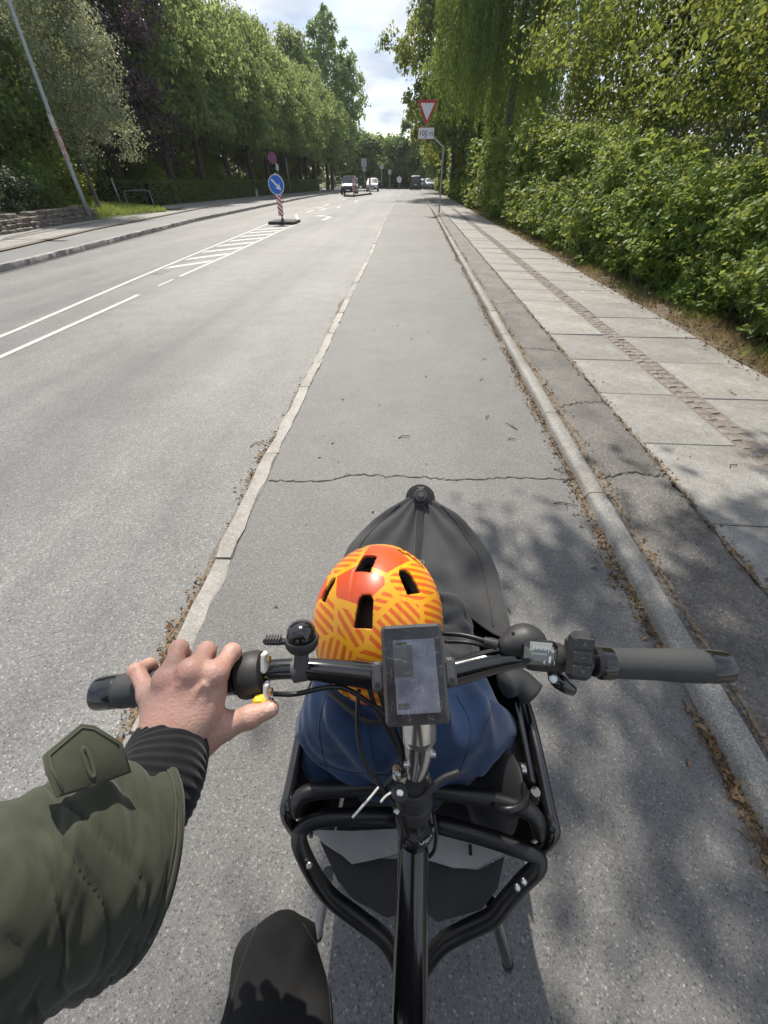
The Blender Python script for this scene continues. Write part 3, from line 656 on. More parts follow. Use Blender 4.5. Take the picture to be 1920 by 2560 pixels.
make_tree('shade_tree', 'dark tree above the hedge at the right edge', (8.4, 10.2, 0), (-.3, 0, 4.7), (3.9, 4.4, 4.3), 420, 190, .7, .082, M['right_leaf'], 8, .22, 212, limbs=24, shell=.4, droop=.7, bottom=-.95)
make_tree('shade_tree', 'tree deep behind the hedge with sky glinting through', (11.5, 15, 0), (0, 0, 6), (4.4, 6, 5.2), 260, 120, 1.0, .17, M['dark_leaf'], 9, .3, 213, limbs=16, shell=.4, droop=.7, bottom=-.95)
make_tree('overhanging_tree', 'roadside tree whose limbs reach over the bike path and shade it', (5.6, 6.6, 0), (-4.2, -1.0, 6.9), (2.7, 1.75, .9), 145, 70, .45, .12, M['right_leaf'], 7.4, .2, 214, limbs=26, shell=.2, droop=.4, lean=(-1.2, .1), bottom=-.95)
# a low bough with big bright leaves near the camera at the right
root = thing('low_bough', 'low hanging bough with large bright leaves at the right edge', 'branch', (5.2, 5.6, 2.6))
C, N, K = crown_points(215, (.9, 1.5, .75), 46, 46, .34, bottom=-1, shell=.2)
put('leaves', leaf_mesh('leaves', C, N, .115 * rng.uniform(.7, 1.3, len(C)), M['yellow_green'], droop=.9), root)
bm_ = MB()
for k in K[:26]: bm_.tube(spline([V(1.6, .2, .3), V(.6, .1, .25) + k * .2, k], 4), list(np.linspace(.022, .004, 9)), 5)
bm_.tube([(3.0, 1.0, -2.6), (2.6, .7, -.6), (1.6, .2, .3)], [.09, .06, .022], 8); bm_.build('stem', M['bark'], root, smooth=True)

# --- the unclipped hedge on the right
def face_x(y, z):     # how far the hedge face stands out
    return 3.86 - .34 * math.exp(-((z - .75) / .55) ** 2) - .42 * noise.noise(Vector((y * .55, z * .9, 3.3))) - .30 * noise.noise(Vector((y * 1.6, z * 2.1, 9.1))) - .12 * noise.noise(Vector((y * 4, z * 5, 1.1)))
def top_z(y):
    return float(np.interp(y, [-2, 4, 6, 8, 9.5, 12, 14.5, 17, 20, 24, 30, 40, 60, 92], [1.5, 1.55, 1.6, 1.6, 1.75, 2.05, 2.35, 2.6, 2.75, 2.7, 2.75, 3.3, 3.9, 4.0])) + .34 * noise.noise(Vector((y * .9, 7.7, 0))) + .22 * noise.noise(Vector((y * 2.9, 1.7, 0)))
def hedge_section(y0, y1, per_m2, leaf, seed, mat):
    r = np.random.default_rng(seed); n = int((y1 - y0) * 3.2 * per_m2); C = np.zeros((n, 3)); N = np.zeros((n, 3)); dep = r.random(n) ** 1.8 * .5
    yy = r.uniform(y0, y1, n); u = r.random(n)
    for i in range(n):
        y = yy[i]; tz = top_z(y)
        if u[i] < .72:
            z = .06 + (tz - .06) * u[i] / .72; C[i] = (face_x(y, z) + dep[i], y, z); N[i] = (-.75, -.25, .35)
        else:
            w = (u[i] - .72) / .28; C[i] = (face_x(y, tz) + w * 1.3, y, tz - dep[i] * .6 + .12 * noise.noise(Vector((y * 2, w * 3, 1)))); N[i] = (-.2, -.1, .9)
    N += r.normal(size=(n, 3)) * .55
    gap = np.array([noise.noise(Vector((p[1] * 1.9, p[2] * 2.4, 4))) + .5 * noise.noise(Vector((p[1] * 5, p[2] * 6, 2))) for p in C]); keep = (gap > -.20) | (r.random(n) < .35); C, N = C[keep], N[keep]
    # sprays that stick out
    m = int((y1 - y0) * 40)
    SC, SN = [], []
    for k in range(m):
        y = r.uniform(y0, y1); tz = top_z(y); z = r.uniform(.1, tz + .1); p = V(face_x(y, min(z, tz)), y, z); d = unit(V(-1, r.normal(0, .5), r.uniform(-.3, .9))); L = r.uniform(.15, .5); c = 11
        t = r.random(c); SC.append(p + d * (t * L)[:, None] + r.normal(0, leaf * .35, (c, 3))); SN.append(np.tile(V(-.3, -.1, .9), (c, 1)) + r.normal(size=(c, 3)) * .4)
    C = np.concatenate([C] + SC); N = np.concatenate([N] + SN)
    return leaf_mesh('foliage', C, N, leaf * np.clip(r.lognormal(0, .32, len(C)), .45, 1.9), mat, r=r, asp=.66)
rh = thing('wild_hedge', 'tall unclipped leafy hedge along the right pavement', 'hedge', (0, 0, 0))
put('foliage', hedge_section(1.0, 7.0, 3000, .062, 31, M['hedge_leaf']), rh)
put('foliage', hedge_section(7.0, 14, 1900, .075, 32, M['hedge_leaf']), rh)
put('foliage', hedge_section(14, 30, 700, .12, 33, M['hedge_leaf']), rh)
put('foliage', hedge_section(30, 92, 170, .24, 34, M['hedge_leaf']), rh)
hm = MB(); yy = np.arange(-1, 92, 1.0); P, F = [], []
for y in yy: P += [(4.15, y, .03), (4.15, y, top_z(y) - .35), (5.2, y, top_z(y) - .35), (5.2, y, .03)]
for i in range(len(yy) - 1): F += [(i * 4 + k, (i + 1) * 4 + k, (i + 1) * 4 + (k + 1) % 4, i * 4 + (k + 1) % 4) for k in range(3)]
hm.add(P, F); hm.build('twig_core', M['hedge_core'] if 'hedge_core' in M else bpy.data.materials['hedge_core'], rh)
tw = MB(); r_ = random.Random(4)
for k in range(420):
    y = r_.uniform(1, 16); z = r_.uniform(.1, 1.3); x = face_x(y, z) + r_.uniform(.0, .3); tw.tube([(x + .15, y, max(.05, z - .5)), (x + .05, y + r_.uniform(-.1, .1), z - .2), (x - .03, y + r_.uniform(-.15, .15), z + r_.uniform(.0, .3))], [.009, .006, .003], 5)
tw.build('twigs', M['bark'], rh, smooth=True)
# chain-link fence half hidden above the hedge
fn_ = thing('chain_link_fence', 'dark chain-link fence half hidden above the right hedge', 'fence', (4.7, 3, 0)); fm = MB()
for k in range(5): fm.tube([(0, k * 2.4, .05), (0, k * 2.4, 2.15)], .022, 8); po = fm.build('post', M['satin_black'], fn_); fm = MB()
wm = MB()
for k in range(-26, 122):
    for sgn in (1, -1):
        a = k * .08
        z0, z1 = 1.1, 2.1; y0_, y1_ = (a, a + 1.0) if sgn > 0 else (a + 1.0, a)
        if min(y0_, y1_) < 0 or max(y0_, y1_) > 9.6: continue
        wm.tube([(.01 * sgn, y0_, z0), (.01 * sgn, y1_, z1)], .0025, 3, False)
wm.build('wire_mesh', M['satin_black'], fn_)

# --- grass, litter
def blades(name, C, hgt, mat, r, w=.006, lean=.5, parent=None):
    n = len(C); a = r.uniform(0, 6.28, n); d = np.column_stack([np.cos(a), np.sin(a), np.zeros(n)]); ln = r.normal(0, lean, (n, 2)); h_ = hgt * r.uniform(.5, 1.3, n)
    tip = C + np.column_stack([ln * h_[:, None], h_]); v = np.stack([C - d * w, C + d * w, tip], 1).reshape(-1, 3); f = np.arange(3 * n).reshape(-1, 3)
    return put(name, np_mesh(name, v, f, [mat], attr=r.random(n)), parent)
r = np.random.default_rng(77)
def scatter_strip(n, x0, x1, y0, y1, z, pw=1.0): 
    y = y0 + (y1 - y0) * r.random(n) ** 1.6; x = x0 + (x1 - x0) * r.random(n) ** pw; return np.column_stack([x, y, np.full(n, z)])
C = scatter_strip(22000, 3.2, 3.95, 1, 30, WALKZ - .01, .8); keep = np.array([noise.noise(Vector((p[0] * 3, p[1] * 1.3, 0))) > -.12 for p in C]); C = C[keep]
tag(blades('dry_grass', C, .075, M['dry_grass'], r, .004, .7), 'tufts of dry grass along the foot of the right hedge', 'grass', kind='stuff')
C = scatter_strip(12000, 3.3, 4.0, 1, 26, WALKZ - .01, .6); C = C[np.array([noise.noise(Vector((p[0] * 2, p[1] * .9, 5))) > .08 for p in C])]
tag(blades('verge_grass', C, .10, M['grass'], r, .005, .5), 'green grass at the foot of the right hedge', 'grass', kind='stuff')
def litter(name, C, size, label, zj=.01, mat='litter'):
    n = len(C); C = C + np.column_stack([np.zeros((n, 2)), r.uniform(.002, zj, n)]); N = np.tile(V(0, 0, 1), (n, 1)) + r.normal(size=(n, 3)) * .45
    return tag(put(name, leaf_mesh(name, C, N, size * np.clip(r.lognormal(-.2, .6, n), .25, 2.6), M[mat], r=r, droop=0, asp=.45, fold=.15)), label, 'leaf litter', kind='stuff')
C = scatter_strip(16000, 0, 1, -.6, 30, 0); dd = np.abs(r.normal(0, .035, len(C))) * (1 + .7 * np.array([noise.noise(Vector((0, p[1] * 1.1, 2))) for p in C])); C[:, 0] = ckL(C[:, 1]) - dd + .004; C = C[np.array([noise.noise(Vector((2, p[1] * 2.1, 7))) + .35 * random.random() > -.12 for p in C])]
litter('gutter_litter', C, .014, 'brown fallen leaves and bud scales in the gutter along the concrete kerb', .014)
C = scatter_strip(5200, 0, 1, -.5, 26, WALKZ); C[:, 0] = ckL(C[:, 1]) + .10 + np.abs(r.normal(0, .035, len(C))); C = C[np.array([noise.noise(Vector((1, p[1] * .8, 4))) > -.15 for p in C])]
litter('kerb_litter', C, .013, 'brown leaf litter along the back of the concrete kerb')
C = scatter_strip(2600, 0, 1, .3, 24, WALKZ); C[:, 0] = 1.588 + r.normal(0, .018, len(C))
litter('slab_litter', C, .016, 'leaf crumbs along the edge of the paving slabs')
C = scatter_strip(10000, 3.12, 3.9, 1.2, 30, WALKZ, .9); C[:, 0] += r.normal(0, .05, len(C))
litter('verge_litter', C, .026, 'dry brown leaves along the foot of the right hedge', .03)
C = scatter_strip(900, 2.2, 2.44, .6, 24, WALKZ); litter('sett_litter', C, .014, 'leaf crumbs between the red setts', .006)
C = np.concatenate([np.column_stack([kerbR(yv := r.normal(c, s, k)) - GW - np.abs(r.normal(0, .04, k)), yv, np.full(k, ROADZ)]) for c, s, k in ((.55, .2, 700), (.95, .15, 380), (1.95, .14, 350), (2.35, .15, 350), (3.3, .3, 160), (5.5, .5, 200), (.1, .2, 300), (8, 2, 120))])
litter('road_gutter_litter', C, .016, 'brown debris in the road gutter against the granite kerb', .03)
C = np.column_stack([r.uniform(-.8, 1.0, 120), .4 + 11 * r.random(120) ** 1.6, np.zeros(120)]); litter('path_litter', C, .016, 'few stray leaf crumbs lying on the bike path', .004)
C = np.column_stack([r.uniform(1.2, 3.2, 220), .4 + 12 * r.random(220) ** 1.5, np.full(220, WALKZ + .003)]); litter('pavement_litter', C, .016, 'stray leaf crumbs lying on the right pavement', .004)
# single twigs
tws = [(-.05, 2.42, .09, .5), (.62, 2.75, .07, 1.3), (.82, 2.6, .12, 2.2), (.73, 2.45, .05, .2), (.86, 1.75, .13, -.1), (.66, 3.5, .06, .9), (.95, 2.1, .12, -.7), (-1.12, 2.35, .12, .9), (.75, 4.05, .05, .3), (2.0, 2.1, .08, .6), (2.7, 3.2, .1, 1.7), (.45, 1.05, .07, -1.2)]
wh = ['on the bike path near the left crack end', 'in the middle right of the bike path', 'forked, beside the gutter litter', 'tiny, right of the path middle', 'long and dark at the right of the path', 'tiny, farther up the bike path', 'pale, in the gutter litter', 'beside the granite kerb on the road', 'short and thick, far up the path', 'on the near paving slab', 'on the outer paving slab', 'thin, beside the cargo bike']
for (x, y, L, a), w in zip(tws, wh):
    z = WALKZ + .008 if x > 1.2 else (ROADZ + .005 if x < -.95 else .004); d = V(math.cos(a), math.sin(a), 0); m = MB()
    m.tube([V(0, 0, 0), d * L * .4 + V(-.01, .012, .004), d * L * .75 + V(.006, -.004, .006), d * L], [.0035, .003, .0025, .0015], 5)
    if L > .1: m.tube([d * L * .5 + V(0, 0, .004), d * L * .5 + V(d[1], -d[0], .1) * .04], [.002, .001], 4)
    o = m.build('twig', M['bark']); o.location = (x, y, z); tag(o, 'dry twig ' + w, 'twig', 'twigs on the ground')
# scraps of paper under the hedge
for (px, py), s, lab in (((1405, 636), .06, 'small white paper scrap at the hedge foot, left of the other scraps'), ((1430, 640), .09, 'crumpled white paper scrap lying under the hedge'), ((1468, 657), .09, 'white and blue wrapper lying on the verge nearest the camera'), ((1259, 631), .05, 'flat white paper scrap on the outer paving slab')):
    v_ = at(px, py, 1.0) - CAM0; p = CAM0 + v_ * ((WALKZ + .008 - CAMH) / v_[2]); m = MB(); q = random.Random(px); n = 5
    m.add([(s * (i / (n - 1) - .5) * (1 if j % 2 else .9), s * (j / (n - 1) - .5) * .8, q.uniform(0, s * (.4 if px > 1300 else .06))) for j in range(n) for i in range(n)], [(j * n + i, j * n + i + 1, (j + 1) * n + i + 1, (j + 1) * n + i) for j in range(n - 1) for i in range(n - 1)])
    o = m.build('paper_scrap', M['white_plastic'], smooth=True); o.location = p; tag(o, lab, 'litter', 'paper scraps on the verge')
# ------------------------------------------------------------------ street things on the left
def poster_mat():
    t = NT('poster_print'); v = t.coord('Object', (3.2, 3.2, 4.2)); c = t.vor(v, 1.3, out='Color'); e = t.noise(v, 9, 3)
    b = t.ramp(t.sub(c, 0), (0, (.55, .53, .48)), (.3, (.42, .07, .05)), (.45, (.62, .60, .55)), (.62, (.10, .07, .20)), (.8, (.45, .33, .22)), (1, (.7, .68, .64)))
    t.P(Base_Color=t.mix(.35, b, t.ramp(e, (.4, g(.1)), (.6, g(.8)))), Roughness=.7); return t.mat
lp = thing('lamp_post', 'tall grey lamp post with torn posters by the stone wall', 'lamp post', (-13.97, 20.0, .1))
m = MB(); m.tube([(0, 0, -.1), (0, 0, 1.2), (.03, 0, 3.0), (.2, 0, 6.3), (.3, 0, 8.6)], [.085, .082, .075, .062, .05], 14); m.build('pole', M['galv_paint'], lp, smooth=True)
m = MB(); m.tube([(.3, 0, 8.55), (.42, 0, 8.95), (1.0, 0, 9.1), (1.7, 0, 9.15)], .035, 10); m.build('arm', M['galv_paint'], lp, smooth=True)
m = MB(); m.box((2.05, 0, 9.15), (.75, .26, .12), bev=.04); m.build('lamp_head', M['galv_paint'], lp)
m = MB(); a0 = math.pi * 1.0; n = 14; P = []
for i in range(n + 1):
    a = a0 + i / n * math.pi * 1.15
    for z in (1.85, 2.3, 2.75, 3.2): P.append((.02 + .092 * math.cos(a), .092 * math.sin(a) - .004, z + .03 * math.sin(i * 1.7)))
m.add(P, [(i * 4 + k, (i + 1) * 4 + k, (i + 1) * 4 + k + 1, i * 4 + k + 1) for i in range(n) for k in range(3)]); m.build('poster', poster_mat(), lp, smooth=True)
m = MB(); m.tube([(0, 0, 1.80), (0, 0, 1.84)], .098, 14); m.build('strap', M['galv'], lp)

# dry stone wall, every stone a piece
sw = thing('stone_wall', 'low dry stone wall of reddish grey field stones at the left', 'wall', (-12.9, 13.5, .03))
def field_stone(seed):
    r_ = random.Random(seed); bm = bmesh.new(); bmesh.ops.create_cube(bm, size=1.0); bmesh.ops.bevel(bm, geom=bm.edges[:], offset=.16, segments=1, affect='EDGES')
    for v in bm.verts: v.co += Vector((r_.uniform(-.06, .06), r_.uniform(-.06, .06), r_.uniform(-.06, .06)))
    me = bpy.data.meshes.new('stone'); bm.to_mesh(me); bm.free(); me.materials.append(M['fieldstone']); return me
fs = [field_stone(k) for k in range(8)]; rr = random.Random(3)
wa, wb = V(-12.2, 9.0), V(-14.25, 20.6); WL = np.linalg.norm(wb - wa); wd = (wb - wa) / WL; wang = math.atan2(wd[1], wd[0])
for row_ in range(4):
    s = rr.uniform(-.2, 0)
    while s < WL:
        L = rr.uniform(.22, .48); h_ = .135 * rr.uniform(.85, 1.12); p = wa + wd * (s + L / 2)
        if not (row_ == 3 and rr.random() < .35):
            o = put('stone', fs[rr.randrange(8)], sw, (p[0] + 12.9 - .05 * row_ + rr.uniform(-.03, .03), p[1] - 13.5, .065 + row_ * .125), wang + rr.uniform(-.06, .06), (L * .97, .34, h_)); o.rotation_euler[1] = rr.uniform(-.06, .06)
        s += L
m = MB(); c = (wa + wb) / 2; R_ = np.array([[math.cos(wang), -math.sin(wang), 0], [math.sin(wang), math.cos(wang), 0], [0, 0, 1]]); m.box((c[0] + 12.9 - .12, c[1] - 13.5, .2), (WL, .2, .4), R_); m.build('rubble_core', M['soil'], sw)
# garden soil behind the wall and grassy bank
P, F = [], []; prof = [(0, .38), (-.6, .5), (-2.5, .6), (-12, .7)]; yy = np.arange(8, 22, .7)
for y in yy:
    x0 = float(np.interp(y, [9, 20.6], [-12.4, -14.4]))
    for dx, z in prof: P.append((x0 + dx, y, z + .05 * noise.noise(Vector((dx, y, 0)))))
k = len(prof); F = [(i * k + j, (i + 1) * k + j, (i + 1) * k + j + 1, i * k + j + 1) for i in range(len(yy) - 1) for j in range(k - 1)]
m = MB(); m.add(P, F); tag(m.build('garden_soil', M['soil'], smooth=True), kind='structure')
def bank_z(x, y):
    ex = float(leftW(y)); t = max(0, min(1, (ex - x) / 1.8)); f = max(0, min(1, (27.0 - y) / 4.0)) * max(0, min(1, (y - 18.6) / 1.2)); return .075 + .45 * t * f * (.9 + .2 * noise.noise(Vector((x, y, 1))))
P = [(x, y, bank_z(x, y)) for y in np.arange(18.4, 28.5, .4) for x in np.arange(-19, -13.4, .35)]; nx_ = len(np.arange(-19, -13.4, .35)); ny_ = len(np.arange(18.4, 28.5, .4))
m = MB(); m.add(P, [(j * nx_ + i, j * nx_ + i + 1, (j + 1) * nx_ + i + 1, (j + 1) * nx_ + i) for j in range(ny_ - 1) for i in range(nx_ - 1)]); tag(m.build('grass_bank', M['grassland'], smooth=True), kind='structure')
pts = []
while len(pts) < 15000:
    y = r.uniform(19.5, 27.2); x = r.uniform(-17.5, float(leftW(y)) - .02); 
    if x < float(leftW(y)): pts.append((x, y, bank_z(x, y)))
tag(blades('bank_grass', np.array(pts), .2, M['grass'], r, .014, .45), 'bright green grass on the bank by the lamp post', 'grass', kind='stuff')

rl = thing('tube_railing', 'low grey tube railing at the driveway behind the grass bank', 'railing', (-17.0, 28.2, .0)); m = MB()
m.tube(spline([(0, 0, 0), (0, 0, .75), (.12, 0, .88), (1.3, .1, .9), (1.46, .1, .76), (1.5, .1, 0)], 4), .024, 8); m.build('rail', M['galv_paint'], rl, smooth=True)
sp = thing('sign_post', 'short bare grey post beside the tube railing', 'post', (-17.4, 28.0, 0)); m = MB(); m.tube([(.12, 0, 0), (0, 0, 1.45)], .035, 8); m.build('pole', M['galv'], sp, smooth=True); m = MB(); m.tube([(0, 0, 1.45), (0, 0, 1.47)], .04, 8); m.build('cap', M['galv'], sp)
bo = thing('bollard', 'small white marker bollard in front of the clipped hedge', 'bollard', (-16.2, 50.0, .03)); m = MB(); m.box((0, 0, .32), (.22, .12, .64), bev=.03); m.build('body', M['sign_white'], bo); m = MB(); m.box((0, -.064, .5), (.12, .006, .08)); m.build('reflector', M['sign_black'], bo)

# ------------------------------------------------------------------ signs
def disc(m, c, r_, t=.012, n=32, mi=0): m.tube([V(*c), V(*c) + V(0, t, 0)], r_, n, True, mi); return m
# give-way sign on a bent post
gs = thing('give_way_sign', 'red and white triangular give-way sign on a bent post', 'road sign', (1.28, 26.25, WALKZ))
m = MB(); m.tube(spline([(0, 0, -.05), (0, 0, 1.2), (0, 0, 2.45)], 3) + [np.array(p) for p in spline([(-.03, 0, 2.56), (-.42, 0, 2.83), (-.82, 0, 3.08), (-.9, 0, 3.2), (-.9, 0, 4.1)], 4)], .038, 10); m.build('post', M['galv'], gs, smooth=True)
def rtri(s, h_, rad=.05, n=5):
    cs = [(-s + rad * 1.6, h_ - rad), (s - rad * 1.6, h_ - rad), (0, rad * 1.9)]; angs = [(90, 210), (-30, 90), (210, 330)]; out = []
    for (cx, cy), (a, b) in zip(cs, angs):
        q = [(cx + rad * math.cos(math.radians(a + (b - a) * i / n)), cy + rad * math.sin(math.radians(a + (b - a) * i / n))) for i in range(n + 1)]; out.append(q)
    return out[0][::-1] and (out[2] + out[1] + out[0])
m = MB(); m.prism(rtri(.48, .86), (-.9, -.06, 3.28), (1, 0, 0), (0, 0, 1), -.012); m.build('plate', M['sign_red'], gs)
m = MB(); m.prism([(x * .68, y * .68) for x, y in rtri(.48, .86, .03)], (-.9, -.062, 3.28 + .18), (1, 0, 0), (0, 0, 1), .003); m.build('white_field', M['sign_white'], gs)
m = MB(); m.box((-.9, -.055, 3.03), (.78, .012, .42), bev=.005); pb = m.build('distance_plate', M['sign_red'], gs)
m = MB(); m.box((-.9, -.066, 3.03), (.745, .008, .385)); m.build('plate_face', M['sign_white'], pb)
o = text_mesh('lettering', '100 m', .27, M['sign_black'], None, (-.9, -.0715, 3.03), (1, 0, 0), (0, 0, 1), extrude=.001); o.parent = pb
m = MB(); m.tube(spline([(-1.02, -.0735, 2.99), (-.95, -.0735, 2.87), (-.92, -.0735, 2.97), (-.90, -.0735, 2.88), (-.87, -.0735, 2.94)], 4), .007, 5); m.build('scribble', M['grey_plastic'], pb)
for z in (3.05, 3.5, 3.95): m = MB(); m.box((-.9, -.03, z), (.12, .04, .03)); m.build('bracket', M['galv'], gs)

# keep-right arrow on the traffic island
def striped(name, parent, o, w, h_, t, sgn=1):
    root = MB(); root.box((o[0], o[1], o[2] + h_ / 2), (w, t, h_)); b = root.build(name, M['sign_red'], parent); s = MB(); n = 5; ph = h_ / n * 1.06
    for k in range(-2, n + 1):
        z0 = k * ph; q = [(-w / 2, z0 + w * .9), (w / 2, z0), (w / 2, z0 + ph * .5), (-w / 2, z0 + w * .9 + ph * .5)]
        poly = []
        for (ax_, az), (bx, bz) in zip(q, q[1:] + q[:1]):       # clip to the board
            pass
        poly = q
        for lim, sg in ((0, 1), (h_, -1)):
            out = []
            for i in range(len(poly)):
                a, b_ = poly[i], poly[(i + 1) % len(poly)]; ia, ib = (a[1] - lim) * sg >= 0, (b_[1] - lim) * sg >= 0
                if ia: out.append(a)
                if ia != ib: tt = (lim - a[1]) / (b_[1] - a[1]); out.append((a[0] + (b_[0] - a[0]) * tt, lim))
            poly = out
            if not poly: break
        if len(poly) >= 3: s.prism([(x * sgn, z) for x, z in poly][::sgn], (o[0], o[1] - t / 2 - .0005, o[2]), (1, 0, 0), (0, 0, 1), .003)
    s.build('stripe', M['sign_white'], b); return b
ai = thing('arrow_sign', 'round blue keep-right arrow sign on a red and white post', 'road sign', (-5.70, 20.45, ROADZ))
m = MB(); m.tube([(.02, 0, .08), (-.03, .02, 1.66)], .03, 10); m.build('post', M['galv'], ai, smooth=True)
striped('marker_board', ai, (.0, -.05, .28), .21, .74, .03)
m = MB(); disc(m, (-.02, -.09, 1.30), .325); dp = m.build('disc', M['sign_white'], ai)
m = MB(); disc(m, (-.02, -.094, 1.30), .30, .006); m.build('blue_field', M['sign_blue'], dp)
q = math.sqrt(.5); ux, uz = V(q, 0, -q), V(q, 0, q)
m = MB(); m.prism([(-.24, -.032), (.09, -.032), (.02, -.125), (.26, 0), (.02, .125), (.09, .032), (-.24, .032)], (-.02, -.0945, 1.30), ux, uz, .003); m.build('arrow', M['sign_white'], dp)
m = MB(); m.tube([(.02, 0, .05), (.02, 0, .13)], [.13, .09], 12); m.tube([(.02, 0, .13), (.02, 0, .2)], [.06, .045], 10); m.build('foot', M['dark_rubber'], ai)
isl = thing('traffic_island', 'thick dark rubber island plate under the arrow sign', 'traffic island', (-5.68, 20.75, ROADZ)); m = MB(); m.box((0, 0, .055), (1.12, 1.3, .11), bev=.03); m.build('plate', M['dark_rubber'], isl)
for x in (-.28, 0, .28): m = MB(); m.box((x, -.652, .05), (.005, .006, .08)); m.build('joint', M['crack'], isl)

npk = thing('no_parking_sign', 'faded purple round no-parking sign on a thin pole behind the arrow sign', 'road sign', (-11.15, 40, .03)); m = MB(); m.tube(spline([(.3, 0, 0), (.22, 0, 1.2), (.14, 0, 2.3), (.08, 0, 2.9)], 3), .028, 8); m.build('post', M['galv'], npk, smooth=True)
m = MB(); disc(m, (-.08, -.05, 2.62), .335); dp = m.build('disc', M['sign_fadedred'], npk); m = MB(); disc(m, (-.08, -.056, 2.62), .26, .006); m.build('blue_field', M['sign_purple'], dp)
m = MB(); m.prism([(-.27, -.03), (.27, -.03), (.27, .03), (-.27, .03)], (-.08, -.0565, 2.62), V(q, 0, -q), V(q, 0, q), .003); m.prism([(-.27, -.03), (.27, -.03), (.27, .03), (-.27, .03)], (-.08, -.058, 2.62), V(q, 0, q), V(-q, 0, q), .003); m.build('cross_bar', M['sign_fadedred'], dp)
m = MB(); m.box((.2, -.04, 2.08), (.2, .012, .36)); pb = m.build('small_plate', M['sign_white'], npk)
for k in (-1, 0, 1): m = MB(); m.box((.2, -.048, 2.08 + k * .09), (.05 + .03 * (k % 2), .003, .05)); m.build('lettering', M['sign_black'], pb)
tp = thing('thin_pole', 'thin bare pole standing in front of the clipped hedge', 'pole', (-14.3, 56, .03)); m = MB(); m.tube([(.1, 0, 0), (0, 0, 3.1)], .03, 8); m.build('pole', M['galv'], tp, smooth=True); m = MB(); m.tube([(0, 0, 3.1), (0, 0, 3.13)], .036, 8); m.build('cap', M['galv'], tp)

# far island with two marker boards
fi = thing('traffic_island', 'long kerbed island in front of the dark van far down the road', 'traffic island', (-6.7, 58.5, ROADZ)); m = MB(); m.prism([(-1.2, -4.0), (-.2, -4.2), (1.1, 4.6), (.5, 4.9)], (0, 0, 0), (1, 0, 0), (0, 1, 0), .16); m.build('slab', M['concrete'], fi)
m = MB(); m.prism([(-1.24, -4.05), (-.18, -4.25), (1.14, 4.6), (.5, 4.96)], (0, 0, 0), (1, 0, 0), (0, 1, 0), .11); m.build('kerb', M['dark_rubber'], fi)
for (x, y, lab) in ((-6.85, 54.9, 'red and white striped marker post in front of the dark van'), (-5.75, 62.5, 'red and white striped marker post in front of the white car')):
    mp = thing('marker_post', lab, 'marker post', (x, y, .085), 0, 'striped marker posts on the far island'); striped('marker_board', mp, (0, 0, .3), .27, 1.15, .04); m = MB(); m.tube([(0, .03, 0), (0, .03, .35)], .035, 8); m.tube([(0, .03, 0), (0, .03, .06)], [.12, .08], 10); m.build('foot', M['dark_rubber'], mp)
# distant signs seen from behind
for x, y, zs, lab in ((-8.0, 78, ((3.3, 'sq', .42), (2.55, 'o', .3)), 'grey square sign above a round one, seen from behind, past the white car'), (-5.6, 82, ((2.9, 'o', .33),), 'small round sign seen from behind right of the square sign'), (-4.4, 84, ((2.3, 'sq', .26),), 'small grey square sign near the far junction'), (-2.9, 86, ((1.35, 'o', .42),), 'low white round sign on the far corner')):
    t_ = thing('far_sign', lab, 'road sign', (x, y, 0)); m = MB(); m.tube([(0, 0, 0), (0, 0, zs[0][0] + .3)], .04, 8); m.build('post', M['galv'], t_, smooth=True)
    for z, k_, s in zs:
        m = MB()
        if k_ == 'o': disc(m, (0, -.06, z), s, .015, 24)
        else: m.box((0, -.06, z), (s * 2, .02, s * 2.2))
        m.build('plate', M['sign_white'] if lab.startswith('low') else M['galv'], t_)
# low rail at the junction
jr = thing('street_fence', 'low dark fence closing the view at the far junction', 'fence', (-4, 103.5, 0)); m = MB(); m.tube([(-14, 0, .75), (14, 0, .75)], .05, 6); m.tube([(-14, 0, .35), (14, 0, .35)], .05, 6); m.build('rail', M['satin_black'], jr)
for k in range(15):
    m = MB(); m.tube([(-14 + 2 * k, 0, 0), (-14 + 2 * k, 0, .85)], .06, 6); m.build('post', M['satin_black'], jr)

